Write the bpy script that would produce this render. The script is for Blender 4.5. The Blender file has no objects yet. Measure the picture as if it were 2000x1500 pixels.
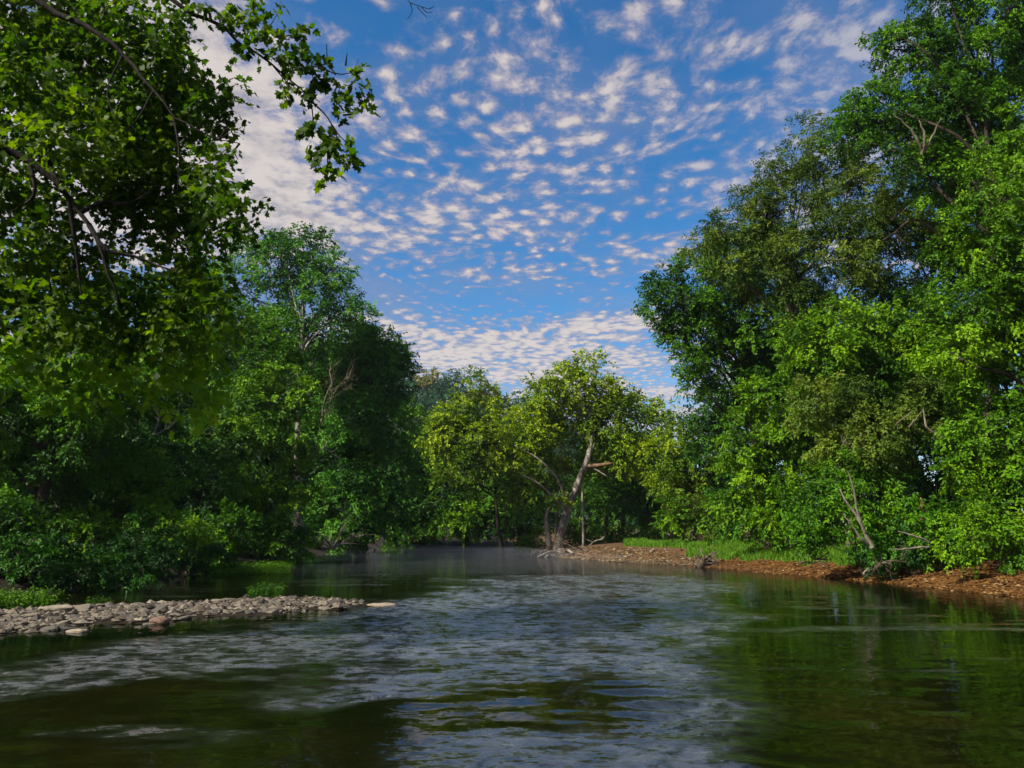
import bpy, math
import numpy as np
R = math.radians
SC = bpy.context.scene
COL = SC.collection

# ------------------------------------------------------------------ camera
F_PX, CAM_H, PITCH = 1511.0, 1.5, math.atan((1045-750)/1511.0)
cd = bpy.data.cameras.new("camera"); cam = bpy.data.objects.new("camera", cd); COL.objects.link(cam)
cam.location = (0, 0, CAM_H); cam.rotation_euler = (R(90)+PITCH, 0, 0)
cd.sensor_width = 36; cd.lens = 36*F_PX/2000.0; cd.clip_start = .05; cd.clip_end = 6000
SC.camera = cam

# ------------------------------------------------------------------ light
SUN_EL, SUN_AZ = R(40), R(-122)           # azimuth clockwise from +Y (the view): left and a little behind
SUN_DIR = np.array([math.sin(SUN_AZ)*math.cos(SUN_EL), math.cos(SUN_AZ)*math.cos(SUN_EL), math.sin(SUN_EL)])
sd = bpy.data.lights.new("sun", 'SUN'); sun = bpy.data.objects.new("sun", sd); COL.objects.link(sun)
sd.energy = 5.0; sd.angle = R(2.0); sd.color = (1.0, .93, .80)
sun.rotation_euler = (R(90)-SUN_EL, 0, -SUN_AZ+R(180))
sun.location = (-30, -10, 60)

SC.view_settings.view_transform = 'Standard'; SC.view_settings.look = 'None'
SC.view_settings.exposure = 1.17; SC.view_settings.gamma = 1.0
SC.render.engine = 'CYCLES'
cy = SC.cycles
cy.use_denoising = True
cy.max_bounces = 7; cy.diffuse_bounces = 2; cy.glossy_bounces = 3; cy.transmission_bounces = 4
cy.transparent_max_bounces = 8; cy.volume_bounces = 0
cy.sample_clamp_indirect = 4.0

class NT:
    """small helper for node trees"""
    def __init__(s, t): s.t = t; t.nodes.clear()
    def n(s, typ, ins=None, **kw):
        nd = s.t.nodes.new(typ)
        for k, v in kw.items(): setattr(nd, k, v)
        for k, v in (ins or {}).items(): s.put(nd.inputs[k], v)
        return nd
    def put(s, sock, v):
        if isinstance(v, bpy.types.NodeSocket): s.t.links.new(v, sock)
        elif isinstance(v, bpy.types.Node): s.t.links.new(v.outputs[0], sock)
        else: sock.default_value = v
    def m(s, op, a, b=None, c=None, clamp=False):
        nd = s.t.nodes.new('ShaderNodeMath'); nd.operation = op; nd.use_clamp = clamp
        for i, v in enumerate((a, b, c)):
            if v is not None: s.put(nd.inputs[i], v)
        return nd.outputs[0]
    def step(s, x, lo, hi, a=0.0, b=1.0):
        nd = s.t.nodes.new('ShaderNodeMapRange'); nd.interpolation_type = 'SMOOTHSTEP'
        for i, v in enumerate((x, lo, hi, a, b)): s.put(nd.inputs[i], v)
        return nd.outputs[0]
    def mix(s, f, a, b, typ='RGBA', blend='MIX'):
        nd = s.t.nodes.new('ShaderNodeMix'); nd.data_type = typ
        if typ == 'RGBA': nd.blend_type = blend; ia, ib, o = 6, 7, 2
        else: ia, ib, o = 2, 3, 0
        s.put(nd.inputs[0], f); s.put(nd.inputs[ia], a); s.put(nd.inputs[ib], b)
        return nd.outputs[o]
    def ramp(s, f, stops):
        nd = s.t.nodes.new('ShaderNodeValToRGB'); e = nd.color_ramp.elements
        while len(e) < len(stops): e.new(.5)
        for el, (p, c) in zip(e, stops): el.position = p; el.color = (*c, 1)
        s.put(nd.inputs[0], f); return nd.outputs[0]
    def noise(s, vec, scale, detail=3, rough=.5, dist=0.0):
        nd = s.n('ShaderNodeTexNoise', {'Scale': scale, 'Detail': detail, 'Roughness': rough, 'Distortion': dist})
        if vec is not None: s.put(nd.inputs['Vector'], vec)
        return nd

# ------------------------------------------------------------------ sky: a high sheet of small broken clouds over blue
def make_world():
    w = bpy.data.worlds.new("World"); SC.world = w; w.use_nodes = True
    T = NT(w.node_tree)
    co = T.n('ShaderNodeTexCoord').outputs['Generated']
    sep = T.n('ShaderNodeSeparateXYZ', {0: co})
    z = T.m('MAXIMUM', sep.outputs[2], .02)
    px = T.m('DIVIDE', sep.outputs[0], z); py = T.m('DIVIDE', sep.outputs[1], z)
    p = T.n('ShaderNodeCombineXYZ', {0: px, 1: py}).outputs[0]
    sky = T.n('ShaderNodeTexSky', sky_type='NISHITA', sun_disc=False, sun_elevation=SUN_EL, sun_rotation=SUN_AZ,
              air_density=1.0, dust_density=.35, ozone_density=2.2)
    hs = T.n('ShaderNodeHueSaturation', {'Saturation': 1.4, 'Value': 1.0, 'Color': sky})
    # rows of cloudlets: warp, then cells + fractal noise
    wn = T.noise(p, 2.2, 3)
    wv = T.n('ShaderNodeVectorMath', {0: wn.outputs['Color'], 1: (.5, .5, .5)}, operation='SUBTRACT')
    ws = T.n('ShaderNodeVectorMath', {0: wv.outputs[0], 'Scale': .19}, operation='SCALE')
    pw = T.n('ShaderNodeVectorMath', {0: p, 1: ws.outputs[0]}, operation='ADD').outputs[0]
    mp = T.n('ShaderNodeMapping', {'Vector': pw, 'Rotation': (0, 0, R(12)), 'Scale': (2.05, 1.65, 1)}).outputs[0]
    n1 = T.noise(mp, 8.0, 5, .6, .0).outputs[0]
    vo = T.n('ShaderNodeTexVoronoi', {'Vector': mp, 'Scale': 9.0, 'Smoothness': .8}, feature='SMOOTH_F1').outputs['Distance']
    cell = T.m('SUBTRACT', .45, vo)
    fine = T.noise(mp, 24, 5, .65).outputs[0]
    fld = T.m('ADD', T.m('MULTIPLY', T.m('SUBTRACT', n1, .5), .76), T.m('MULTIPLY', cell, .66))
    fld = T.m('ADD', fld, T.m('MULTIPLY', T.m('SUBTRACT', fine, .5), .52))
    # coverage
    big = T.noise(p, 1.6, 3, .55).outputs[0]
    left = T.step(px, -.36, -.72)
    up = T.step(py, 3.2, 2.0)
    left2 = T.m('MULTIPLY', left, up)
    low = T.m('MULTIPLY', T.step(py, 3.25, 3.8), T.step(px, 2.6, .9))
    gap = T.m('MULTIPLY', T.step(py, 2.75, 3.05), T.step(py, 3.6, 3.25))
    right = T.step(px, .45, 1.2)
    clear = T.m('MULTIPLY', T.step(py, 1.62, 1.3), T.step(px, .05, -.2))
    cov = T.m('MULTIPLY', T.m('SUBTRACT', big, .5), 1.0)
    for f, k in ((left2, .38), (low, .16), (gap, -.17), (right, -.03), (clear, -.12)):
        cov = T.m('ADD', cov, T.m('MULTIPLY', f, k))
    d = T.m('ADD', fld, cov)
    mask = T.step(d, -.25, .25)
    veil = T.m('MULTIPLY', T.step(T.m('ADD', big, T.m('MULTIPLY', left, .35)), .36, .72), .42)
    mask = T.m('MULTIPLY', mask, T.m('MULTIPLY_ADD', T.m('MULTIPLY', T.step(px, .0, .8), T.step(py, 2.6, 1.8)), -.36, .92))
    mask = T.m('MAXIMUM', mask, veil)
    dens = T.step(d, -.14, .36)
    ccol = T.ramp(dens, [(0, (.36, .37, .56)), (.4, (.58, .53, .62)), (1, (1.0, .89, .82))])
    grey = T.m('MULTIPLY', T.step(T.noise(mp, 4.2, 4, .6).outputs[0], .42, .66), T.m('MULTIPLY', left2, .70))
    ccol = T.mix(grey, ccol, (.34, .33, .41, 1))
    b1 = T.n('ShaderNodeBackground', {'Color': hs, 'Strength': .068})
    b2 = T.n('ShaderNodeBackground', {'Color': ccol, 'Strength': .33})
    ms = T.n('ShaderNodeMixShader', {0: mask, 1: b1.outputs[0], 2: b2.outputs[0]})
    T.n('ShaderNodeOutputWorld', {'Surface': ms.outputs[0]})
make_world()

# ------------------------------------------------------------------ helpers
CP, SP = math.cos(PITCH), math.sin(PITCH)
def P(px, py, Y):
    """world point at depth Y that the photograph shows at pixel (px, py) of its 2000 x 1500"""
    u = (px-1000)/F_PX; v = (750-py)/F_PX
    dy = CP-SP*v; dz = SP+CP*v
    return np.array([u/dy*Y, Y, CAM_H+dz/dy*Y])
def G(px, py):
    v = (750-py)/F_PX; dy = CP-SP*v; dz = SP+CP*v
    Y = -CAM_H*dy/dz
    return np.array([(px-1000)/F_PX/dy*Y, Y])
def unit(a): return a/np.maximum(np.linalg.norm(a, axis=-1, keepdims=True), 1e-9)

def hash2(ix, iy, seed):
    h = (ix.astype(np.int64)*374761393 + iy.astype(np.int64)*668265263 + seed*1442695041) & 0xffffffff
    h = ((h ^ (h >> 13))*1274126177) & 0xffffffff
    return ((h ^ (h >> 16)) & 0xffff)/65535.0
def vnoise(x, y, seed=0):
    x = np.asarray(x, float); y = np.asarray(y, float)
    ix = np.floor(x); iy = np.floor(y); fx = x-ix; fy = y-iy
    fx = fx*fx*fx*(fx*(fx*6-15)+10); fy = fy*fy*fy*(fy*(fy*6-15)+10)
    a = hash2(ix, iy, seed); b = hash2(ix+1, iy, seed); c = hash2(ix, iy+1, seed); d = hash2(ix+1, iy+1, seed)
    return (a*(1-fx)+b*fx)*(1-fy)+(c*(1-fx)+d*fx)*fy
def fbm(x, y, seed=0, oct=4, gain=.5):
    s = 0; a = 1; t = 0
    for i in range(oct):
        s = s+a*vnoise(x*2**i, y*2**i, seed+i*17); t += a; a *= gain
    return s/t

def seg_sdf(px, py, poly):
    """signed distance to a closed polygon, negative inside"""
    best = np.full(px.shape, 1e9); inside = np.zeros(px.shape, bool)
    n = len(poly)
    for i in range(n):
        x0, y0 = poly[i]; x1, y1 = poly[(i+1) % n]
        dx, dy = x1-x0, y1-y0
        t = np.clip(((px-x0)*dx+(py-y0)*dy)/(dx*dx+dy*dy+1e-12), 0, 1)
        best = np.minimum(best, np.hypot(px-x0-t*dx, py-y0-t*dy))
        c = ((y0 > py) != (y1 > py)) & (px < (x1-x0)*(py-y0)/(y1-y0+1e-12)+x0)
        inside ^= c
    return np.where(inside, -best, best)
def sstep(x, a, b):
    t = np.clip((x-a)/(b-a), 0, 1); return t*t*(3-2*t)

def mesh_np(name, V, F, mat, attrs=None, smooth=False, lens=None):
    """mesh from arrays; F is (n,k), or a flat index list with lens"""
    me = bpy.data.meshes.new(name)
    V = np.asarray(V, np.float32)
    if lens is None:
        F = np.asarray(F, np.int32); nf, k = F.shape; lens = np.full(nf, k, np.int32)
    flat = np.asarray(F, np.int32).ravel(); lens = np.asarray(lens, np.int32); nf = len(lens)
    me.vertices.add(len(V)); me.vertices.foreach_set('co', V.ravel())
    me.loops.add(len(flat)); me.loops.foreach_set('vertex_index', flat)
    me.polygons.add(nf)
    st = np.concatenate([[0], np.cumsum(lens)[:-1]]).astype(np.int32)
    me.polygons.foreach_set('loop_start', st)
    me.polygons.foreach_set('use_smooth', np.full(nf, smooth, bool))
    for k, a in (attrs or {}).items():
        at = me.attributes.new(k, 'FLOAT', 'POINT'); at.data.foreach_set('value', np.asarray(a, np.float32).ravel())
    me.materials.append(mat)
    me.update(calc_edges=True); me.validate()
    return me

def link(name, me, parent=None, **props):
    o = bpy.data.objects.new(name, me); COL.objects.link(o)
    if parent: o.parent = parent
    for k, v in props.items(): o[k] = v
    return o
def empty(name, loc, label, cat, group=None):
    o = bpy.data.objects.new(name, None); COL.objects.link(o)
    o.location = [float(q) for q in loc]; o.empty_display_size = .3
    o['label'] = label; o['category'] = cat
    if group: o['group'] = group
    return o
def child(name, V, F, mat, root, **kw):
    V = np.asarray(V, float)-np.array(root.location)
    return link(name, mesh_np(name, V, F, mat, **kw), root)

# ------------------------------------------------------------------ materials
def mat(name):
    m = bpy.data.materials.new(name); m.use_nodes = True
    return m, NT(m.node_tree)
def leaf_mat(name, dark, mid, bright, trans=.25, rough=.55):
    m, T = mat(name)
    a = T.n('ShaderNodeAttribute', attribute_name='tint').outputs['Fac']
    col = T.ramp(a, [(0.0, dark), (.5, mid), (1.0, bright)])
    pr = T.n('ShaderNodeBsdfPrincipled', {'Base Color': col, 'Roughness': rough, 'Specular IOR Level': .14})
    tc = T.mix(1.0, col, (1.05, 1.15, .35, 1), blend='MULTIPLY')
    tr = T.n('ShaderNodeBsdfTranslucent', {'Color': tc})
    ms = T.n('ShaderNodeMixShader', {0: trans, 1: pr.outputs[0], 2: tr.outputs[0]})
    T.n('ShaderNodeOutputMaterial', {'Surface': ms.outputs[0]})
    return m
def bark_mat(name, c1, c2, c3=None, sc=4.0, zs=.25):
    m, T = mat(name)
    co = T.n('ShaderNodeTexCoord').outputs['Object']
    mp = T.n('ShaderNodeMapping', {'Vector': co, 'Scale': (1, 1, zs)}).outputs[0]
    n = T.noise(mp, sc, 5, .65).outputs[0]
    col = T.ramp(n, [(.32, c1), (.5, c2), (.66, c3 or c2)])
    f = T.noise(mp, sc*6, 4, .6).outputs[0]
    bp = T.n('ShaderNodeBump', {'Strength': .6, 'Distance': .03, 'Height': f})
    pr = T.n('ShaderNodeBsdfPrincipled', {'Base Color': col, 'Roughness': .9, 'Specular IOR Level': .08, 'Normal': bp})
    T.n('ShaderNodeOutputMaterial', {'Surface': pr.outputs[0]})
    return m
L_YEL = leaf_mat('leaf_yellow_green', (.040, .086, .001), (.122, .200, .002), (.245, .325, .003))
L_BRI = leaf_mat('leaf_bright_green', (.014, .050, .001), (.056, .146, .001), (.135, .262, .002))
L_MID = leaf_mat('leaf_mid_green', (.009, .038, .001), (.035, .114, .001), (.096, .225, .002))
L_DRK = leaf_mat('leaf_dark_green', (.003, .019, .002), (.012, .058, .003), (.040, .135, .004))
L_GRY = leaf_mat('leaf_grey_green', (.016, .042, .003), (.052, .098, .007), (.130, .185, .016), trans=.25)
L_SYC = leaf_mat('leaf_sycamore', (.009, .030, .001), (.036, .086, .001), (.130, .190, .002), trans=.6)
L_SYY = leaf_mat('leaf_sycamore_yellow_lit', (.034, .100, .002), (.095, .205, .002), (.200, .310, .003), trans=.5)  # yellow leaves, their colour raised to look lit while hanging in shade
L_TEA = leaf_mat('leaf_shade_green', (.010, .050, .004), (.042, .155, .010), (.110, .260, .016))
L_HIL = leaf_mat('leaf_hill', (.005, .036, .012), (.013, .062, .018), (.035, .095, .020), trans=.2)
L_HIY = leaf_mat('leaf_hill_sunlit', (.070, .085, .004), (.140, .140, .006), (.220, .190, .010), trans=.2)  # warm sunlight on the crest trees put into their leaf colour
L_GRA = leaf_mat('leaf_grass', (.040, .120, .008), (.085, .200, .012), (.150, .270, .016), trans=.4)
B_BRN = bark_mat('bark_brown', (.030, .022, .015), (.070, .052, .036), (.120, .095, .070))
B_DRK = bark_mat('bark_dark', (.012, .010, .008), (.030, .024, .018), (.055, .044, .033))
B_SYC = bark_mat('bark_sycamore', (.055, .045, .035), (.180, .155, .125), (.340, .305, .250), sc=2.6, zs=.45)
B_PAL = bark_mat('bark_pale_dead', (.060, .050, .038), (.135, .115, .088), (.210, .180, .145), sc=5)
B_STB = bark_mat('bark_torn_brown', (.055, .032, .018), (.120, .075, .042), (.180, .120, .075), sc=5)
B_BLK = bark_mat('bark_silhouette', (.006, .005, .004), (.012, .010, .008), (.022, .018, .014))  # backlit silhouette of the boughs put into a near-black bark colour
B_OLD = bark_mat('bark_lichen_grey', (.035, .030, .020), (.090, .078, .050), (.150, .130, .090), sc=5)
B_RUST = bark_mat('bark_rusty_break', (.080, .040, .020), (.170, .095, .050), (.25, .16, .09), sc=5)

# ------------------------------------------------------------------ terrain
RIVER = [G(*q) for q in [(2000, 1168), (1850, 1150), (1700, 1135), (1500, 1118), (1350, 1105), (1200, 1097), (1130, 1090), (1010, 1083)]]
R_BANK = list(RIVER)
RIVER += [np.array([3.0, 66.]), np.array([14., 76.]), np.array([20., 84.]), np.array([4., 86.]), np.array([-8, 77.]), np.array([-16, 76.])]
RIVER += [G(*q) for q in [(690, 1087), (600, 1094), (565, 1112), (400, 1118), (330, 1130), (200, 1147), (100, 1164), (0, 1185), (-200, 1215)]]
RIVER += [np.array([-16., 8.]), np.array([-16., -14.]), np.array([20., -14.]), np.array([18., 10.])]
RIVER = np.array(RIVER)
SHOAL = np.array([G(*q) for q in [(-250, 1215), (0, 1196), (150, 1184), (300, 1180), (500, 1170), (600, 1168), (700, 1174), (720, 1182), (690, 1190),
                                  (620, 1192), (540, 1200), (380, 1205), (310, 1220), (200, 1216), (120, 1232), (0, 1240), (-250, 1260)]])
def ground_z(x, y):
    x = np.asarray(x, float); y = np.asarray(y, float)
    d = seg_sdf(x, y, RIVER) + (fbm(x*.8, y*.8, 3, 3)-.5)*.9
    n = fbm(x*.35, y*.35, 9, 4)-.5
    n2 = fbm(x*2.2, y*2.2, 31, 3)-.5
    out = np.minimum(d*.24, .75+np.maximum(d-3.1, 0)*.05) + n*.5*sstep(d, .5, 6) + n2*.10*sstep(d, -.2, .8)
    out = np.where(out > 3, 3+(out-3)*.15, out)
    ins = np.maximum(d*.22, -.62) + n2*.10
    z = np.where(d > 0, out, ins)
    s = seg_sdf(x, y, SHOAL) + (fbm(x*1.5, y*1.5, 12, 3)-.5)*.5
    sh = np.clip(-s*.08, -2, .022) + n2*.05
    return np.where(s < 1.0, np.maximum(z, sh - np.maximum(s, 0)*.25), z)

def axis(lo, hi, c, n, k):
    t = np.linspace(-1, 1, n); s = np.sinh(k*t)/math.sinh(k)
    return np.where(s < 0, c+s*(c-lo), c+s*(hi-c))
def make_ground():
    xs = axis(-1600, 1600, 0, 420, 6.0); ys = axis(-60, 2400, 22, 420, 5.4)
    X, Y = np.meshgrid(xs, ys); Z = ground_z(X, Y)
    V = np.stack([X, Y, Z], -1).reshape(-1, 3)
    i = np.arange(419)[None, :]+420*np.arange(419)[:, None]; i = i.ravel()
    F = np.stack([i, i+1, i+421, i+420], 1)
    m, T = mat('ground_soil')
    ps = T.n('ShaderNodeNewGeometry').outputs['Position']
    sp = T.n('ShaderNodeSeparateXYZ', {0: ps})
    n = T.noise(ps, .6, 5, .6).outputs[0]; f = T.noise(ps, 9, 5, .7).outputs[0]
    v = T.n('ShaderNodeTexVoronoi', {'Vector': ps, 'Scale': 11.0})
    soil = T.ramp(f, [(.3, (.030, .018, .009)), (.55, (.085, .048, .022)), (.75, (.150, .095, .050))])
    grav = T.ramp(v.outputs['Color'], [(0, (.036, .015, .004)), (.5, (.090, .038, .008)), (1, (.160, .080, .020))])
    grav = T.mix(T.step(f, .35, .7, 0, .5), grav, (.06, .028, .010, 1))
    dry = T.mix(T.step(T.m('ADD', sp.outputs[2], T.m('MULTIPLY', n, .6)), .70, 1.05), grav, soil)
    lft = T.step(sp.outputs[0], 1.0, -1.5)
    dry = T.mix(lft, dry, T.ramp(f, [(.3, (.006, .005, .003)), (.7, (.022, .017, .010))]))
    bedn = T.noise(ps, 1.1, 5, .62).outputs[0]
    bed = T.ramp(bedn, [(.30, (.016, .026, .005)), (.48, (.055, .070, .010)), (.62, (.120, .110, .016)), (.78, (.130, .075, .020))])
    bed = T.mix(T.step(f, .5, .7, 0, .6), bed, (.010, .012, .004, 1))
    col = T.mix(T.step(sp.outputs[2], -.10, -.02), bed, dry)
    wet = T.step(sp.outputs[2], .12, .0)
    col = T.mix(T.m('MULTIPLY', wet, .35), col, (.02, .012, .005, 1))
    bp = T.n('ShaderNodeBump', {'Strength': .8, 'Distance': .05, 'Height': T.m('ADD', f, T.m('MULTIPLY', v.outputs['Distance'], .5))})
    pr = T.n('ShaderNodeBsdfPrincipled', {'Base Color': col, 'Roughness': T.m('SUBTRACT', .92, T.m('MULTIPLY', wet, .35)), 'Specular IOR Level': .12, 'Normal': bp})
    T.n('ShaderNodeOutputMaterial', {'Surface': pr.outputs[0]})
    link('ground', mesh_np('ground', V, F, m, smooth=True), kind='structure')
make_ground()

# ------------------------------------------------------------------ river surface
def PXPOLY(q): return np.array([G(*a) for a in q])
RUF = [PXPOLY([(760, 1178), (850, 1150), (1000, 1125), (1200, 1118), (1330, 1125), (1420, 1150), (1430, 1200), (1390, 1260), (1340, 1300), (1150, 1310), (1000, 1325),
               (880, 1350), (720, 1355), (560, 1365), (500, 1362), (620, 1325), (720, 1300), (700, 1282), (600, 1285), (450, 1290), (300, 1310), (120, 1335), (-60, 1362), (-150, 1340),
               (60, 1300), (260, 1262), (420, 1235), (600, 1210), (720, 1190)]),
       PXPOLY([(1180, 1290), (1330, 1270), (1390, 1330), (1450, 1420), (1500, 1500), (1560, 1600), (1100, 1620), (700, 1600), (780, 1470), (960, 1440), (1130, 1440), (1270, 1420), (1300, 1350)])]
def make_river():
    nr, nc = 640, 620
    t = np.linspace(0, 1, nr); Yr = 1.2+(1.0/(1-t*.972)-1)*2.78           # rows get wider with distance
    Yr = np.where(Yr > 100, 100, Yr)
    s = np.linspace(-1.02, 1.02, nc)
    Y, S = np.meshgrid(Yr, s, indexing='ij'); X = S*(Y+5.0)
    wx = (fbm(X*.55, Y*.55, 5, 4)-.5); wy = (fbm(X*.55, Y*.55, 77, 4)-.5)
    k = .05*Y+.25
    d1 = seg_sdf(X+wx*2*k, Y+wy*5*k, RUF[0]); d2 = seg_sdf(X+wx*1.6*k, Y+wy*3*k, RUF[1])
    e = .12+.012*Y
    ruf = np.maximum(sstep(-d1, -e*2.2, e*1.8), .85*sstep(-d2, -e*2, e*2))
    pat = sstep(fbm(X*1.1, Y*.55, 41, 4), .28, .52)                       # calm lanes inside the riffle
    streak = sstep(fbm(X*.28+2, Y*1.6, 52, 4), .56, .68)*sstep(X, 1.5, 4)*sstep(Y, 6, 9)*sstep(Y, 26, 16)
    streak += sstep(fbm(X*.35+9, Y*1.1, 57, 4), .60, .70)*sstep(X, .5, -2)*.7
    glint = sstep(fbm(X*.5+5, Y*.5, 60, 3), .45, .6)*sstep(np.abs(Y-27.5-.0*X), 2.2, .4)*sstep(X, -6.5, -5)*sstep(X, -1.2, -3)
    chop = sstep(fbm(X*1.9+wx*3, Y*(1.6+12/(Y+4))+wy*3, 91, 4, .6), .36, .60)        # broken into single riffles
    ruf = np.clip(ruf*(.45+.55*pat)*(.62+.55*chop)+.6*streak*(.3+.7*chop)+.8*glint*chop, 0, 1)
    near = sstep(Y, 13, 7)
    # longer smooth swells near the camera, crests a little oblique
    warp = (fbm(X*.8, Y*.8, 15, 3)-.5)
    ph = Y*11.5+X*1.4+warp*7
    swz = sstep(fbm(X*.6+3, Y*.8, 19, 3), .40, .62)*sstep(np.abs(X-.55), 2.2, .6)*sstep(Y, 4.6, 5.4)*sstep(Y, 9.5, 7.2)
    H = .018*np.sin(ph)*swz
    H += .010*(fbm(X*1.1, Y*2.2, 21, 2)-.5)*near*2
    H += (.004+.006*near)*(fbm(X*2.2, Y*3.6, 25, 3)-.5)*2*(.35+ruf)
    H += .034*ruf*(fbm(X*4, Y*7, 28, 3, .6)-.5)
    H += .014*ruf*(vnoise(X*13, Y*17, 33)-.5)*sstep(Y, 14, 6)
    Z = H*sstep(Y, 75, 30)+.0
    V = np.stack([X, Y, Z], -1).reshape(-1, 3)
    i = (np.arange(nc-1)[None, :]+nc*np.arange(nr-1)[:, None]).ravel()
    F = np.stack([i, i+1, i+nc+1, i+nc], 1)
    m, T = mat('river_water')
    ps = T.n('ShaderNodeNewGeometry').outputs['Position']
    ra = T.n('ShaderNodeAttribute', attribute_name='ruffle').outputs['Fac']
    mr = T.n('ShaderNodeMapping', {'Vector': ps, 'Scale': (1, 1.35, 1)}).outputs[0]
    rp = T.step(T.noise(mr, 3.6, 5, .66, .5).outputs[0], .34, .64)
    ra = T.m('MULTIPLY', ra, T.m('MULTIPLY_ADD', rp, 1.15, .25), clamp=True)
    m1 = T.n('ShaderNodeMapping', {'Vector': ps, 'Scale': (1, 1.9, 1)}).outputs[0]
    def slope(scale, det, rough, dist, kx, ky):
        c = T.noise(m1, scale, det, rough, dist).outputs['Color']
        v = T.n('ShaderNodeVectorMath', {0: c, 1: (.5, .5, .5)}, operation='SUBTRACT').outputs[0]
        k = T.n('ShaderNodeCombineXYZ', {0: kx, 1: ky, 2: 0.0}).outputs[0]
        return T.n('ShaderNodeVectorMath', {0: v, 1: k}, operation='MULTIPLY').outputs[0]
    nrm = T.n('ShaderNodeNewGeometry').outputs['Normal']
    for v in (slope(8.0, 3, .6, .4, T.m('MULTIPLY_ADD', ra, .55, .025), T.m('MULTIPLY_ADD', ra, 1.05, .125)),
              slope(28, 3, .65, .3, T.m('MULTIPLY_ADD', ra, .55, .010), T.m('MULTIPLY_ADD', ra, .95, .022)),
              slope(2.6, 2, .5, .3, T.m('MULTIPLY_ADD', ra, .25, .018), T.m('MULTIPLY_ADD', ra, .75, .060))):
        nrm = T.n('ShaderNodeVectorMath', {0: nrm, 1: v}, operation='ADD').outputs[0]
    bp = T.n('ShaderNodeVectorMath', {0: nrm}, operation='NORMALIZE').outputs[0]
    fr = T.n('ShaderNodeFresnel', {'IOR': T.m('MULTIPLY_ADD', ra, 1.5, 1.34), 'Normal': bp})
    gl = T.n('ShaderNodeBsdfGlossy', {'Color': T.mix(T.step(ra, .0, .35), (.66, .68, .72, 1), (.97, .98, 1, 1)), 'Roughness': T.m('MULTIPLY_ADD', ra, .27, .02), 'Normal': bp})
    murk_sheen = T.ramp(T.noise(ps, .45, 4, .6).outputs[0], [(.3, (.003, .007, .001)), (.55, (.010, .012, .002)), (.75, (.022, .018, .003))])
    murk_sheen = T.mix(T.m('MULTIPLY', ra, .62), murk_sheen, (.10, .11, .118, 1))  # pale grey painted over the ripples stands in for reflected sky brightness
    df = T.n('ShaderNodeBsdfDiffuse', {'Color': murk_sheen})
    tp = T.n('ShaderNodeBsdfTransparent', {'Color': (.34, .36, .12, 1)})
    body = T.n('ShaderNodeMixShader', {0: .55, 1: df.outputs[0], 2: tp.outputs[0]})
    ms = T.n('ShaderNodeMixShader', {0: fr.outputs[0], 1: body.outputs[0], 2: gl.outputs[0]})
    T.n('ShaderNodeOutputMaterial', {'Surface': ms.outputs[0]})
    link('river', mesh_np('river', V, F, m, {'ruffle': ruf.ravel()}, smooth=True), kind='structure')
make_river()

# ------------------------------------------------------------------ tubes and leaves
def tube(pts, rad, sides=7):
    pts = np.asarray(pts, float); n = len(pts); rad = np.broadcast_to(np.asarray(rad, float), (n,))
    tan = unit(np.gradient(pts, axis=0))
    ref = np.array([.31, .17, .93]) if abs(tan[0] @ np.array([.31, .17, .93])) < .9 else np.array([1., 0, 0])
    a = unit(np.cross(tan, ref)); b = np.cross(tan, a)
    th = np.arange(sides)*2*math.pi/sides
    V = pts[:, None]+rad[:, None, None]*(np.cos(th)[None, :, None]*a[:, None]+np.sin(th)[None, :, None]*b[:, None])
    V = np.concatenate([V.reshape(-1, 3), pts[-1:]+tan[-1:]*rad[-1]*.5])
    i = np.arange(sides); j = (i+1) % sides
    F = [np.stack([r*sides+i, r*sides+j, (r+1)*sides+j, (r+1)*sides+i], 1) for r in range(n-1)]
    tip = np.stack([(n-1)*sides+i, (n-1)*sides+j, np.full(sides, n*sides), np.full(sides, n*sides)], 1)
    return V, np.concatenate(F), tip[:, :3]
class Tubes:
    def __init__(s): s.V = []; s.Q = []; s.L = []; s.n = 0
    def add(s, pts, rad, sides=7):
        V, F, tip = tube(pts, rad, sides)
        s.V.append(V); s.Q += [(F+s.n).ravel(), (tip+s.n).ravel()]; s.L += [np.full(len(F), 4), np.full(len(tip), 3)]
        s.n += len(V)
    def build(s, name, m, root):
        V = np.concatenate(s.V)-np.array(root.location)
        return link(name, mesh_np(name, V, np.concatenate(s.Q), m, smooth=True, lens=np.concatenate(s.L)), root)
def curve(a, b, rng, n=7, bow=.08, up=0.0):
    a = np.asarray(a, float); b = np.asarray(b, float); t = np.linspace(0, 1, n)[:, None]
    L = np.linalg.norm(b-a); p = a+(b-a)*t
    off = rng.normal(size=3)*bow*L; off2 = rng.normal(size=3)*bow*.6*L
    return p+off*np.sin(math.pi*t)+off2*np.sin(2*math.pi*t)+np.array([0, 0, up*L])*np.sin(math.pi*t)
def smoothpath(pts, n=24, rng=None, jit=0.0):
    pts = np.asarray(pts, float)
    d = np.concatenate([[0], np.cumsum(np.linalg.norm(np.diff(pts, axis=0), axis=1))])
    t = np.linspace(0, d[-1], n); out = np.empty((n, 3))
    m = np.gradient(pts, d, axis=0) if len(pts) > 2 else np.repeat((pts[1:]-pts[:1])/d[-1], 2, 0)
    k = np.clip(np.searchsorted(d, t, side='right')-1, 0, len(pts)-2)
    h = (d[k+1]-d[k])[:, None]; u = ((t-d[k])[:, None])/h
    out = (2*u**3-3*u**2+1)*pts[k]+(u**3-2*u**2+u)*h*m[k]+(-2*u**3+3*u**2)*pts[k+1]+(u**3-u**2)*h*m[k+1]
    if rng is not None and jit: out[1:-1] += rng.normal(size=(n-2, 3))*jit
    return out

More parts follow.
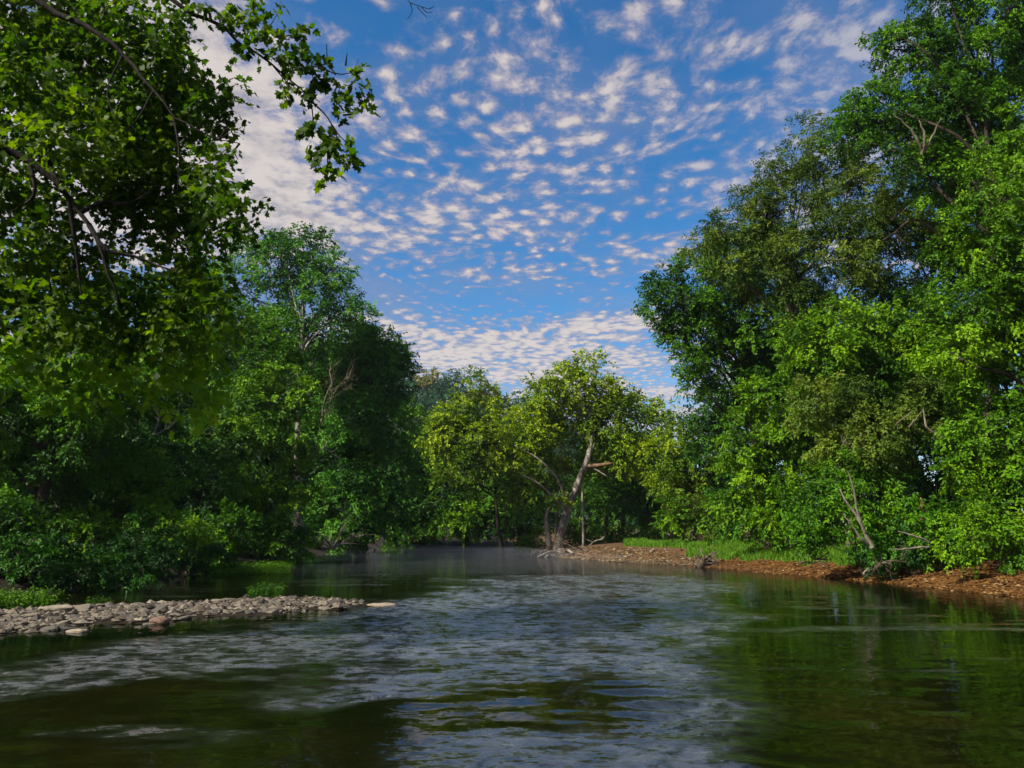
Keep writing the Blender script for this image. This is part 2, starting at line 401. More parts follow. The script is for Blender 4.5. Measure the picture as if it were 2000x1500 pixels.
def leaf_sprays(rng, C, D, L, ll, M, width=.55, droop=.25, upk=.6, lobed=False, tint0=None, flat=.45):
    """M leaves on each of N little twigs that start at C and run along D; returns verts, faces, tint"""
    N = len(C)
    L = np.broadcast_to(np.asarray(L, float), (N,))
    A = unit(D+rng.normal(size=(N, 3))*.35+np.array([0, 0, -droop]))
    UP = unit(np.array([0, 0, 1.0])*upk+D*.45+rng.normal(size=(N, 3))*.30)
    S = unit(np.cross(A, UP)); Nn = np.cross(S, A)
    t = (np.arange(M)+.6)/M
    sg = np.where(np.arange(M) % 2 == 0, 1.0, -1.0)
    B = C[:, None]+A[:, None]*(t[None, :, None]*L[:, None, None])-np.array([0, 0, 1.])*(.18*t[None, :, None]**2*L[:, None, None])
    B = B+rng.normal(size=B.shape)*(.05*L[:, None, None])
    Dl = unit(A[:, None]*.55+S[:, None]*(sg[None, :, None]*.85)+rng.normal(size=B.shape)*.35+np.array([0, 0, -.22]))
    Ln = unit(Nn[:, None]+rng.normal(size=B.shape)*flat)
    W = unit(np.cross(Dl, Ln)); Ln = np.cross(W, Dl)
    sz = ll*rng.uniform(.45, 1.3, size=(N, M, 1))
    tint = (np.full((N, 1), .5) if tint0 is None else tint0[:, None])+rng.normal(size=(N, M))*.13
    tint = np.clip(tint, 0, 1)
    if not lobed:
        fold = .12
        v = np.stack([B, B+Dl*sz*.48+W*sz*width*.5+Ln*sz*fold, B+Dl*sz-np.array([0, 0, .10])*sz, B+Dl*sz*.48-W*sz*width*.5+Ln*sz*fold], 2)
        k = 4
    else:
        # five-pointed leaf: outline as (along, across)
        o = np.array([(0, 0), (.02, .28), (.22, .52), (.30, .30), (.66, .42), (.66, .17), (1.0, 0), (.66, -.17), (.66, -.42), (.30, -.30), (.22, -.52), (.02, -.28)])
        k = len(o)
        curl = (-.10*o[:, 0]**2+.14*np.abs(o[:, 1]))
        v = B[:, :, None]+sz[:, :, None]*(Dl[:, :, None]*o[None, None, :, 0:1]+W[:, :, None]*o[None, None, :, 1:2]+Ln[:, :, None]*curl[None, None, :, None])
    V = v.reshape(-1, 3)
    F = np.arange(N*M*k).reshape(N*M, k)
    return V, F, np.repeat(tint.ravel(), k)

def fib(n, rng):
    i = np.arange(n)+.5
    z = 1-2*i/n; ph = i*2.399963+rng.uniform(0, 6.28)
    r = np.sqrt(np.maximum(0, 1-z*z))
    return np.stack([r*np.cos(ph), r*np.sin(ph), z], 1)

STATS = {'leaves': 0}
def crown_leaves(rng, lobes, ll, dens=1.0, M=12, width=.55, clump=.30, droop=.25, back=.45, flatten=.8, tvar=.25, shell=(.52, 1.18), hole=.16):
    """lobes: (centre, radius). Each lobe carries leaf clumps on its shell, each clump many twigs of leaves"""
    Vs, Fs, Ts, n0 = [], [], [], 0
    twigs = []
    for c, r in lobes:
        cr = clump*r*rng.uniform(.85, 1.1)
        cr = min(max(cr, ll*3.0), r*.6)
        nc = max(8, int(4*(r/cr)**2*1.0))
        d = fib(nc, rng)+rng.normal(size=(nc, 3))*.22; d = unit(d)
        keep = rng.uniform(size=nc) > hole
        keep &= (d[:, 2] > -.75) | (rng.uniform(size=nc) > .5)
        keep &= (d[:, 1] < .35) | (rng.uniform(size=nc) < back)          # thinner on the far side
        d = d[keep]; nc = len(d)
        rr = r*rng.uniform(shell[0], shell[1], size=(nc, 1))
        cc = c+d*rr*np.array([1, 1, .95])
        base = np.clip(.5+rng.normal()*tvar*.6, .1, .9)
        ct = np.clip(base+rng.normal(size=nc)*tvar, .05, .95)
        crs = cr*rng.uniform(.6, 1.35, size=nc)
        for q, dd, s in zip(cc[::3], d[::3], crs[::3]): twigs.append((c, q))
        ns = np.maximum(4, (dens*14*(crs/(ll*2.6))**2).astype(int))
        idx = np.repeat(np.arange(nc), ns); N = len(idx)
        off = unit(rng.normal(size=(N, 3)))*(rng.uniform(size=(N, 1))**.45)
        off[:, 2] = off[:, 2]*flatten
        out = unit(d[idx]*.8+off*.9+np.array([0, 0, .05]))
        C = cc[idx]+off*crs[idx][:, None]
        tint = ct[idx]+off[:, 2]*.0
        V, F, t = leaf_sprays(rng, C, out, ll*rng.uniform(2.0, 3.6, size=N), ll, M, width, droop, tint0=tint)
        Vs.append(V); Fs.append(F+n0); Ts.append(t); n0 += len(V)
    STATS['leaves'] += n0//4
    return np.concatenate(Vs), np.concatenate(Fs), np.concatenate(Ts), twigs

def lobes_px(rng, L, Y, sy=.55):
    """lobes given in photo pixels (x, y, radius[, extra depth]) turned into balls in the world at depth about Y"""
    out = []
    for l in L:
        r = l[2]/F_PX*Y
        dY = l[3] if len(l) > 3 else rng.uniform(-sy, sy)*r
        Yq = Y+dY
        out.append((P(l[0], l[1], Yq), l[2]/F_PX*Yq))
    return out

def tree(name, label, cat, base_px, Y, L, m, leafpx=7.0, bark=None, tr=.16, dens=1.0, seed=0, group=None, trunk_to=None, limbs=True, crown_name='crown',
         trunk_name='trunk', lean=None, extra=None, **kw):
    rng = np.random.default_rng(seed+1000)
    lb = lobes_px(rng, L, Y)
    bx = P(base_px, 1045, Y)[0]; bz = float(ground_z(np.array([bx]), np.array([Y]))[0])
    base = np.array([bx, Y, bz])
    root = empty(name, base, label, cat, group)
    ll = leafpx/F_PX*Y
    V, F, t, tw = crown_leaves(rng, lb, ll, dens, **kw)
    child(crown_name, V, F, m, root, attrs={'tint': t})
    # trunk and limbs
    T = Tubes()
    cen = np.mean([c for c, r in lb], 0)
    zt = max(c[2] for c, r in lb)
    if trunk_to is None:
        top = np.array([cen[0]*.75+bx*.25, cen[1]+.2, bz+(zt-bz)*.82])
    else: top = P(trunk_to[0], trunk_to[1], Y)
    tp = curve(base-np.array([0, 0, .25]), top, rng, 14, .025)
    tt = np.linspace(0, 1, 14); fl = 1+.6*np.exp(-tt*14)
    T.add(tp, tr*(1-.82*tt)*fl, 9)
    if limbs:
        for c, r in lb:
            h = np.clip(((c[2]-bz)-.45*r)/(top[2]-bz+1e-6)*.72, .08, .93)
            k = h*13; i0 = int(k); st = tp[i0]+(tp[min(i0+1, 13)]-tp[i0])*(k-i0)
            r0 = min(tr*(1-.82*h)*.62, .07*np.linalg.norm(c-st)+.015)
            T.add(curve(st, c, rng, 8, .07, .05), r0*np.linspace(1, .35, 8), 6)
        for a, b in tw:
            if rng.uniform() < .55: T.add(curve(a, b, rng, 4, .06), np.linspace(.022, .006, 4)*max(.5, Y/40)*tr/.16, 4)
    if extra: extra(T, base, rng)
    T.build(trunk_name, bark or B_BRN, root)
    return root

# ------------------------------------------------------------------ far wooded hill
def make_hill():
    def top(px):
        return np.interp(px, [500, 700, 810, 880, 940, 1000, 1040, 1100, 1200, 1500], [630, 690, 735, 752, 764, 773, 788, 822, 890, 990])
    Y0 = 300.0
    xs = np.linspace(-170, 120, 120); ys = np.linspace(175, 460, 90)
    pxs = xs/Y0*F_PX*1.0*(CP)+1000
    zt = np.array([P(1000, top(p), Y0)[2] for p in pxs])-7
    def hz(x, y):
        a = np.interp(x, xs, zt); t = np.where(y < Y0, (y-175)/(Y0-175), (470-y)/(470-Y0))
        t = np.clip(t, 0, 1)
        return a*(t*t*(3-2*t))*(1+.10*(fbm(x*.03, y*.03, 8, 3)-.5))-2
    X, Y = np.meshgrid(xs, ys); Z = hz(X, Y)
    i = (np.arange(119)[None, :]+120*np.arange(89)[:, None]).ravel()
    F = np.stack([i, i+1, i+121, i+120], 1)
    m, T = mat('hill_soil')
    n = T.noise(T.n('ShaderNodeNewGeometry').outputs['Position'], .2, 4).outputs[0]
    pr = T.n('ShaderNodeBsdfPrincipled', {'Base Color': T.ramp(n, [(.3, (.012, .030, .012)), (.7, (.030, .050, .018))]), 'Roughness': .95})
    T.n('ShaderNodeOutputMaterial', {'Surface': pr.outputs[0]})
    link('hill', mesh_np('hill', np.stack([X, Y, Z], -1).reshape(-1, 3), F, m, smooth=True), kind='structure')
    # woods that cover it: crowns of leaf clumps
    rng = np.random.default_rng(5)
    Vs, Fs, Ts, n0 = [], [], [], 0
    for k in range(430):
        x = rng.uniform(-110, 60); y = 180+(rng.uniform()**.8)*135
        r = rng.uniform(3.2, 5.6); z = float(hz(np.array([x]), np.array([y]))[0])
        c = np.array([x, y, z+r*.75])
        N = 90
        d = fib(N, rng)+rng.normal(size=(N, 3))*.15; d = d[d[:, 2] > -.4]; d = d[(d[:, 1] < .3)]
        V, Fq, t = leaf_sprays(rng, c+unit(d)*r*rng.uniform(.7, 1.05, size=(len(d), 1)), unit(d), 1.6, .95, 7, .8, .2, tint0=np.full(len(d), rng.uniform(.2, .75)))
        Vs.append(V); Fs.append(Fq+n0); Ts.append(t); n0 += len(V)
    o = link('woods_on_hill', mesh_np('woods_on_hill', np.concatenate(Vs), np.concatenate(Fs), L_HIL, {'tint': np.concatenate(Ts)}), kind='stuff')
    return hz
HZ = make_hill()
def hilltop_tree(px, py, rpx, Y, m, label, lobes, seed):
    rng = np.random.default_rng(seed); c = P(px, py, Y)
    bz = float(HZ(np.array([c[0]]), np.array([Y]))[0])
    root = empty('hilltop_tree', (c[0], Y, bz), label, 'tree', 'trees standing up along the hill crest')
    lb = [(P(px+a, py+b, Y), r/F_PX*Y) for a, b, r in lobes]
    V, F, t, tw = crown_leaves(rng, lb, 4.2/F_PX*Y, .9, 7, width=.8)
    child('crown', V, F, m, root, attrs={'tint': t})
    T = Tubes(); T.add(curve(np.array([c[0], Y, bz-1]), c, rng, 8, .02), np.linspace(.45, .12, 8), 6)
    for q, r in lb: T.add(curve(np.array([c[0], Y, bz+(q[2]-bz)*.45]), q, rng, 5, .05), np.linspace(.2, .08, 5), 5)
    T.build('trunk', B_BRN, root)
hilltop_tree(838, 742, 20, 296, L_HIY, 'tree with golden sunlight in its leaf colour crowning the hill just right of the dark left bank trees', [(-10, 0, 14), (6, -6, 13), (14, 6, 13), (-4, 12, 15)], 1)
hilltop_tree(866, 752, 10, 297, L_HIL, 'small dark spindly tree on the crest beside the sunlit gold one', [(0, 0, 8), (8, 3, 7), (-5, 8, 9)], 2)
hilltop_tree(890, 742, 12, 270, L_HIL, 'taller dark open tree on the hill skyline above the yellow green riverside crown', [(-2, -8, 9), (5, 4, 11), (-7, 6, 10), (2, 18, 12)], 3)
hilltop_tree(945, 768, 20, 292, L_HIY, 'broad tree with golden sunlight in its leaf colour low on the hill crest between the two yellow green crowns', [(-8, -4, 13), (6, -2, 12), (16, 6, 12), (-14, 8, 12)], 4)

# ------------------------------------------------------------------ trees of the right bank
tree('willow_tree', 'tall grey green willow-like tree rising in feathery steps above the right bank', 'tree', 1660, 33,
     [(1450, 452, 45), (1490, 420, 42), (1540, 330, 38), (1510, 355, 34), (1500, 312, 20), (1545, 415, 80), (1625, 310, 62), (1575, 262, 27), (1590, 235, 16), (1650, 400, 95), (1600, 520, 100), (1510, 520, 75), (1405, 452, 40), (1375, 482, 34), (1465, 395, 40),
      (1700, 330, 80), (1730, 470, 100), (1690, 610, 90), (1600, 640, 75), (1420, 520, 45)], L_GRY, 6.6, B_OLD, .20, 1.0, 11, group='tall trees of the right bank', hole=.26, clump=.26, width=.42)
tree('riverbank_maple', 'broad dark green tree whose crown leans furthest out from the right bank over the gap', 'tree', 1490, 40,
     [(1330, 585, 62), (1395, 545, 70), (1475, 520, 70), (1300, 600, 38), (1312, 655, 26), (1385, 640, 72), (1470, 620, 85), (1345, 705, 36), (1440, 725, 70), (1510, 700, 80), (1358, 752, 24), (1420, 490, 45), (1290, 570, 22)],
     L_MID, 6.4, B_DRK, .24, 1.05, 12, group='tall trees of the right bank')
tree('tall_maple', 'tallest tree of the right bank, its ragged top cut off by the sky corner', 'tree', 1880, 28,
     [(1722, 95, 34), (1745, 75, 30), (1790, 150, 58), (1800, 85, 50), (1845, 20, 70), (1930, 120, 90), (1860, 215, 80), (1735, 205, 45), (1700, 240, 40), (1780, 285, 75), (1660, 265, 42), (1970, 20, 95), (1975, 240, 90), (1900, 320, 80),
      (1850, -70, 80), (1950, -110, 110), (2050, 100, 120), (1905, 215, 75), (1830, 340, 62), (1995, 330, 85), (1840, 110, 60), (1700, 190, 30), (1665, 225, 34)], L_MID, 7.0, B_DRK, .26, .95, 13, group='tall trees of the right bank', hole=.14, trunk_to=(1905, 60))
tree('edge_maple', 'bright layered tree filling the right edge from bank to mid sky', 'tree', 2040, 23.5,
     [(1955, 385, 85), (1900, 470, 75), (2025, 310, 110), (1985, 545, 110), (1895, 610, 80), (2050, 480, 130), (1950, 725, 95), (2060, 700, 130), (1930, 850, 85), (2010, 930, 100), (1890, 935, 55), (2090, 900, 120), (1960, 1000, 60), (1860, 690, 55)],
     L_BRI, 8.6, B_DRK, .22, .95, 14, group='tall trees of the right bank', flatten=.5, droop=.5, clump=.26)
tree('box_elder', 'yellow green tree in the middle of the right bank under the willow-like crown', 'tree', 1750, 29.5,
     [(1800, 625, 72), (1745, 680, 75), (1840, 715, 75), (1690, 745, 70), (1620, 690, 60), (1650, 640, 52), (1560, 650, 50), (1770, 780, 70), (1590, 720, 50), (1840, 800, 60)], L_BRI, 7.6, B_BRN, .17, 1.0, 15,
     group='trees of the lower right bank', flatten=.5, droop=.5)
tree('olive_tree', 'dull olive small-leaved tree beside the dark hollow on the right bank', 'tree', 1700, 28,
     [(1705, 850, 66), (1765, 835, 62), (1645, 870, 58), (1600, 790, 52), (1660, 790, 55), (1790, 780, 45), (1730, 905, 45)], L_GRY, 6.2, B_OLD, .11, 1.05, 16, group='trees of the lower right bank')
tree('box_elder', 'light green young tree at the left end of the right bank thicket behind the grass', 'tree', 1500, 37,
     [(1460, 865, 52), (1520, 830, 55), (1540, 915, 60), (1470, 945, 56), (1440, 885, 34), (1585, 865, 55), (1500, 1005, 42), (1560, 1000, 52), (1430, 990, 28), (1500, 780, 40), (1570, 800, 40)], L_BRI, 7.0, B_BRN, .13, 1.0, 17,
     group='trees of the lower right bank', flatten=.5, droop=.5)
tree('back_tree', 'dark tree standing deep in the thicket behind the leaning pale stems', 'tree', 1640, 42,
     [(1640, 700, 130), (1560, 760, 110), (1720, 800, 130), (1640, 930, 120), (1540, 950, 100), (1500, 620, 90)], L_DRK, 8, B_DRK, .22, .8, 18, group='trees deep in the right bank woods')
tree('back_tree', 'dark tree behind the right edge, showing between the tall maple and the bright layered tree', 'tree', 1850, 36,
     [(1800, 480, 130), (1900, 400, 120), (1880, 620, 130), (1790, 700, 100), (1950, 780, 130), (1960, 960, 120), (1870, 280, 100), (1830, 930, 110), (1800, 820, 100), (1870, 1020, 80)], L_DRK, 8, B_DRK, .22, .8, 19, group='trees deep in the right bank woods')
tree('bank_tree', 'dark green tree standing at the gap left of the leaning right bank crown', 'tree', 1415, 52,
     [(1395, 800, 42), (1430, 830, 48), (1440, 750, 50), (1375, 795, 24), (1405, 890, 42), (1450, 940, 52), (1425, 990, 38), (1385, 850, 28)], L_DRK, 6.2, B_DRK, .18, 1.0, 20, group='trees of the point')
# thickets low on the right bank
def shrub(label, base, Y, L, m, leafpx, seed, group=None, dens=1.0, name='shrub', **kw):
    return tree(name, label, 'shrub', base, Y, L, m, leafpx, B_BRN, .045, dens, seed, group, crown_name='foliage', trunk_name='stem', limbs=True, **kw)
g = 'shrubs along the right bank'
shrub('wide arching shrub over the bare red bank around the leaning pale stems', 1690, 27, [(1640, 960, 58), (1715, 975, 60), (1585, 985, 48), (1655, 1030, 42), (1755, 1020, 46), (1590, 1035, 34), (1700, 1050, 34)], L_MID, 7.4, 31, g, droop=.6)
shrub('low dark shrub draping onto the red soil right of the leaning pale stems', 1775, 25.5, [(1760, 1070, 32), (1810, 1062, 34), (1720, 1080, 24), (1790, 1030, 30)], L_DRK, 7.2, 32, g, droop=.7)
shrub('bright leafy bush on the bank top left of the wide arching shrub', 1545, 35, [(1530, 1000, 34), (1570, 1025, 30), (1500, 1020, 28), (1605, 1040, 24), (1540, 1035, 22)], L_BRI, 6.6, 33, g)
shrub('green bush below the dark hollow, beside the rusty stump', 1840, 25, [(1835, 1020, 36), (1870, 1040, 36), (1810, 1040, 26), (1850, 1070, 30)], L_MID, 7.2, 34, g)
shrub('bushy green growth at the far right above the rust coloured gravel', 1960, 22.6, [(1890, 1050, 32), (1940, 1052, 36), (1990, 1055, 38), (2040, 1055, 50), (1920, 1010, 34), (1970, 1078, 28), (1870, 1078, 22)], L_BRI, 7.5, 35, g)

# ------------------------------------------------------------------ the point: big leaning sycamore and neighbours
def syc_extra(T, base, rng):
    Y = 58
    def path(q, r0, r1, n=20, s=9, jit=.0):
        pts = smoothpath([P(a, b, Y+(c if len(w) else 0)) for a, b, *w in q for c in [w[0] if w else 0]], n, rng, jit)
        T.add(pts, np.linspace(r0, r1, n), s)
    path([(1086, 1083), (1094, 1045), (1108, 1000), (1128, 945), (1148, 895), (1156, 850), (1150, 800), (1135, 770), (1115, 745)], .37, .08, 30)
    path([(1147, 893), (1170, 855), (1195, 838), (1225, 822), (1262, 812)], .16, .03)
    path([(1152, 868), (1142, 830), (1158, 800), (1165, 770)], .16, .03)
    path([(1140, 812), (1110, 790), (1085, 765)], .14, .03)
    path([(1146, 906), (1185, 930, -.5)], .10, .03, 8, 6)
    path([(1112, 990), (1085, 930, -1.5), (1050, 895, -2), (1005, 870, -2)], .12, .03)
    path([(1074, 1083), (1070, 1040), (1066, 1010), (1075, 985)], .26, .12, 12)
    path([(1110, 1000), (1080, 970, -1), (1045, 940, -2), (1015, 925, -2)], .14, .03)
    path([(1136, 930), (1138, 990), (1140, 1068)], .07, .11, 10, 7)
    for a, b in [((1086, 1080), (1130, 1092)), ((1086, 1080), (1050, 1088)), ((1080, 1082), (1100, 1094)), ((1080, 1080), (1150, 1086)), ((1076, 1082), (1062, 1092)), ((1090, 1076), (1118, 1080))]:
        path([a, ((a[0]+b[0])/2+3, (a[1]+b[1])/2-3, -1.5), (b[0], b[1], -4)], .20, .05, 8, 6)
syc = tree('sycamore_tree', 'large yellow green sycamore with a pale leaning trunk on the point', 'tree', 1088, 58,
     [(1100, 742, 34), (1070, 775, 38), (1130, 725, 26), (1160, 745, 36, -.5), (1185, 775, 34, .3), (1150, 795, 40, 1.0), (1205, 825, 46), (1105, 815, 48, 2.5), (1050, 770, 20), (1055, 835, 42), (1025, 850, 34), (1245, 800, 32), (1268, 840, 28), (1235, 865, 42),
      (1090, 880, 44, 3.0), (1040, 915, 42), (1012, 960, 32), (1060, 965, 34), (1180, 880, 34, 3.2), (1275, 800, 16), (1300, 795, 9), (1215, 775, 20), (1258, 900, 30), (1100, 930, 30, 3.2), (1115, 772, 36, 1.0), (1192, 805, 36, 1.2), (1078, 835, 38, 1.0), (1030, 885, 30), (1215, 900, 30, 2.0)],
     L_YEL, 6.4, B_SYC, .12, .95, 41, limbs=False, trunk_to=(1100, 860), extra=syc_extra, hole=.16)
def add_break():
    T = Tubes(); pts = smoothpath([P(1146, 910, 58), P(1168, 909, 57.6), P(1196, 905, 57.3)], 10)
    T.add(pts, np.array([.15, .16, .16, .15, .15, .14, .14, .13, .11, .07]), 7)
    o = T.build('broken_limb', B_STB, syc); o['label'] = 'snapped brown limb stub'
add_break()
gp = 'trees of the point'
tree('sycamore_tree', 'yellow green spreading tree left of the leaning sycamore with pale limbs showing', 'tree', 985, 70,
     [(925, 775, 40), (895, 812, 30), (955, 814, 34), (900, 845, 44), (950, 860, 46), (985, 825, 30), (864, 852, 24), (915, 915, 42), (975, 895, 40), (880, 900, 34), (912, 765, 18), (990, 860, 30), (865, 870, 30)], L_YEL, 6.0, B_DRK, .20, .95, 42, gp, trunk_to=(930, 800), hole=.24)
for k, (bx, Y, L, lab, mm) in enumerate([
    (1180, 67, [(1185, 900, 44), (1165, 950, 40), (1200, 955, 36), (1170, 860, 30)], 'slim dark stemmed tree just right of the leaning sycamore trunk', L_MID),
    (1216, 66, [(1225, 890, 42), (1240, 945, 42), (1212, 980, 28), (1235, 840, 34)], 'twin stemmed slim tree midway between the sycamore and the golden topped tree', L_MID),
    (1252, 68, [(1270, 880, 36), (1275, 940, 38), (1260, 990, 28), (1290, 985, 30)], 'slim tree with dark lower stem left of the golden topped tree', L_MID)]):
    tree('slim_tree', lab, 'tree', bx, Y, L, mm, 5.8, B_DRK, .20, .9, 50+k, 'slim trees in the shade of the point', hole=.22)
tree('golden_tree', 'golden topped rounded tree on the point under the leaning right bank crown', 'tree', 1350, 55,
     [(1340, 850, 34), (1368, 868, 36), (1310, 880, 32), (1340, 905, 46), (1380, 920, 40), (1302, 935, 32), (1340, 970, 42), (1392, 975, 30), (1325, 835, 20)], L_YEL, 6.0, B_BRN, .16, 1.0, 54, gp)
gs = 'saplings on the point'
shrub('pale leaved sapling with one thin stem on the point above the driftwood', 1316, 47, [(1316, 1000, 20), (1306, 1020, 16), (1326, 1015, 17), (1318, 980, 14)], L_BRI, 6.5, 55, gs)
shrub('wider sapling right of the single stemmed one, with grey green leaves', 1358, 47, [(1350, 1000, 22), (1372, 1010, 22), (1348, 1028, 17), (1380, 1032, 18), (1362, 985, 14)], L_GRY, 6.5, 56, gs)
shrub('bright leafy sapling rising from the grass at the thicket edge', 1402, 45, [(1400, 1020, 16), (1410, 1038, 18), (1395, 1045, 14)], L_BRI, 6.5, 57, gs)
shrub('small green bush at the foot of the leaning sycamore, beside the water', 1040, 60, [(1040, 1058, 16), (1025, 1066, 12), (1052, 1068, 13), (1045, 1044, 9)], L_BRI, 5.6, 58, gs)
shrub('mid green undergrowth bush behind the sycamore trunk', 1110, 64, [(1115, 1040, 20), (1135, 1050, 18), (1165, 1052, 18), (1190, 1050, 18), (1225, 1052, 20), (1260, 1055, 22), (1290, 1050, 22)], L_MID, 5.8, 59, gs)
tree('back_tree', 'broad green tree filling the gap behind the slim stems of the point', 'tree', 1215, 84,
     [(1190, 900, 50), (1250, 920, 55), (1150, 960, 45), (1220, 1000, 50), (1300, 980, 50), (1290, 900, 40), (1130, 1010, 40), (1270, 1030, 40)], L_MID, 6.4, B_DRK, .3, .8, 60)
tree('back_tree', 'teal shaded tree deep in the gap between the golden tree and right bank', 'tree', 1400, 74,
     [(1380, 950, 50), (1420, 900, 45), (1340, 1000, 45), (1430, 1000, 50), (1290, 1010, 40)], L_HIL, 6.4, B_DRK, .3, .8, 61)

# ------------------------------------------------------------------ far bank of the bend
gf = 'trees on the far bank of the bend'
for k, (bx, Y, L, lab, mm) in enumerate([
    (820, 80, [(812, 818, 22), (828, 858, 28), (800, 885, 38), (840, 910, 44), (790, 940, 44), (860, 960, 42), (820, 990, 44), (803, 795, 12)], 'light green tree on the far bank beside the dark left bank mass', L_BRI),
    (905, 79, [(890, 950, 44), (940, 960, 44), (980, 960, 40), (870, 995, 36), (920, 1000, 40), (965, 1005, 38), (1005, 985, 36)], 'mid green low tree on the far bank below the spreading yellow green tree', L_MID),
    (1010, 82, [(1005, 900, 44), (1030, 870, 34), (1000, 950, 40), (1035, 960, 38), (1020, 1015, 34), (1045, 1010, 30)], 'shaded tree on the far bank just left of the leaning sycamore', L_DRK),
    (760, 78, [(760, 1000, 42), (800, 1025, 36), (745, 960, 40), (770, 920, 40)], 'dark bushy tree where the far bank meets the left bank', L_DRK)]):
    tree('far_bank_tree', lab, 'tree', bx, Y, L, mm, 5.8, B_DRK, .25, .95, 70+k, gf)
gb = 'bushes overhanging the far bank'
shrub('bright bush overhanging the far bank water near the middle', 905, 77, [(895, 1005, 20), (920, 998, 18), (885, 1025, 16), (910, 1022, 16)], L_BRI, 5.6, 75, gb)
shrub('dark bush overhanging the far water under the far bank trees', 960, 78, [(955, 1020, 26), (985, 1030, 24), (930, 1035, 22), (1005, 1035, 20)], L_DRK, 5.6, 76, gb)
shrub('mid green bush trailing by the shadowed far bank beside the light green tree', 830, 77.5, [(830, 1025, 24), (860, 1030, 20), (800, 1045, 18)], L_MID, 5.6, 77, gb)

# ------------------------------------------------------------------ left bank
gl = 'trees of the left bank'
tree('tall_sycamore', 'tall open crowned tree with bare pale trunk, highest of the left bank', 'tree', 590, 50,
     [(560, 500, 42), (615, 490, 38), (525, 535, 44), (650, 530, 42), (588, 545, 46), (668, 585, 30), (512, 590, 44), (610, 620, 52), (645, 655, 46), (480, 505, 32), (570, 470, 22), (630, 470, 18), (540, 475, 22), (560, 650, 52), (450, 530, 34), (500, 465, 18)],
     L_TEA, 6.2, B_SYC, .30, .9, 81, gl, hole=.26, trunk_to=(590, 520))
tree('dark_tree', 'broad deep green tree whose shoulder steps down to the hill', 'tree', 705, 55,
     [(690, 680, 52), (740, 690, 44), (725, 740, 62), (655, 735, 55), (750, 748, 42), (700, 820, 68), (750, 825, 48), (645, 850, 60), (690, 910, 68), (745, 920, 56), (720, 990, 60), (660, 980, 56), (755, 990, 40), (768, 706, 24), (788, 694, 10), (799, 710, 8), (768, 684, 12), (698, 632, 38), (726, 664, 34), (748, 692, 28), (690, 1045, 36), (735, 1045, 34), (650, 1040, 34)],
     L_TEA, 6.2, B_DRK, .34, 1.05, 82, gl)
tree('vine_clad_tree', 'rounded bright topped tree standing forward like a column on the left bank', 'tree', 520, 40,
     [(512, 735, 48), (480, 765, 36), (555, 765, 46), (510, 820, 60), (575, 845, 42), (465, 860, 46), (525, 905, 66), (575, 940, 42), (460, 940, 48), (540, 985, 50), (590, 790, 24), (490, 1010, 42)],
     L_BRI, 7.4, B_DRK, .2, 1.05, 83, gl, flatten=.5, droop=.6)
tree('bank_tree', 'mid height round crowned tree between the bright column and the tall open crown', 'tree', 500, 45,
     [(505, 640, 42), (540, 665, 38), (470, 665, 36), (520, 700, 46), (455, 710, 40), (570, 720, 34)], L_MID, 6.6, B_DRK, .2, 1.0, 84, gl)
tree('bank_tree', 'dull green tree behind the hanging yellow leaves, left of the bright column', 'tree', 390, 44,
     [(400, 640, 60), (335, 690, 66), (420, 745, 60), (345, 790, 66), (275, 760, 60), (420, 850, 60), (260, 850, 60), (340, 880, 66), (410, 950, 50), (300, 960, 50)], L_MID, 6.8, B_DRK, .24, .9, 85, gl, hole=.3)
tree('bank_tree', 'dark tree at the left edge with a shadowed hollow under its crown', 'tree', 80, 25,
     [(60, 840, 70), (150, 850, 60), (90, 930, 60), (60, 720, 80), (140, 690, 72), (215, 720, 70), (150, 775, 75), (50, 790, 60), (-40, 760, 90), (240, 770, 50), (-30, 880, 70)], L_MID, 8.2, B_DRK, .26, .95, 86, gl, flatten=.5, trunk_to=(110, 740))
tree('tiered_tree', 'low tiered tree with layered leaf shelves over the left bank water', 'tree', 225, 27,
     [(150, 930, 46), (215, 905, 48), (275, 920, 46), (322, 950, 34), (190, 975, 54), (255, 990, 54), (125, 970, 36), (310, 1000, 36)], L_MID, 8.0, B_DRK, .13, 1.05, 87, gl, flatten=.4, droop=.5)
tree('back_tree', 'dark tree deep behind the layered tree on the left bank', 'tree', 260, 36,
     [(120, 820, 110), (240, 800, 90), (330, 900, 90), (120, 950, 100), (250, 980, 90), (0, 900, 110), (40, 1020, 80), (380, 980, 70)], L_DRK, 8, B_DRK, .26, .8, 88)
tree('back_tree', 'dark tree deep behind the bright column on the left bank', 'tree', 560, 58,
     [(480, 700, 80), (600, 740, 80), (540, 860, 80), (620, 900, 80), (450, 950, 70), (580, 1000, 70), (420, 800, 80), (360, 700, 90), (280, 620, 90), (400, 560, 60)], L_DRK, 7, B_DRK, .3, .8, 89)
gsl = 'bushes along the left bank'
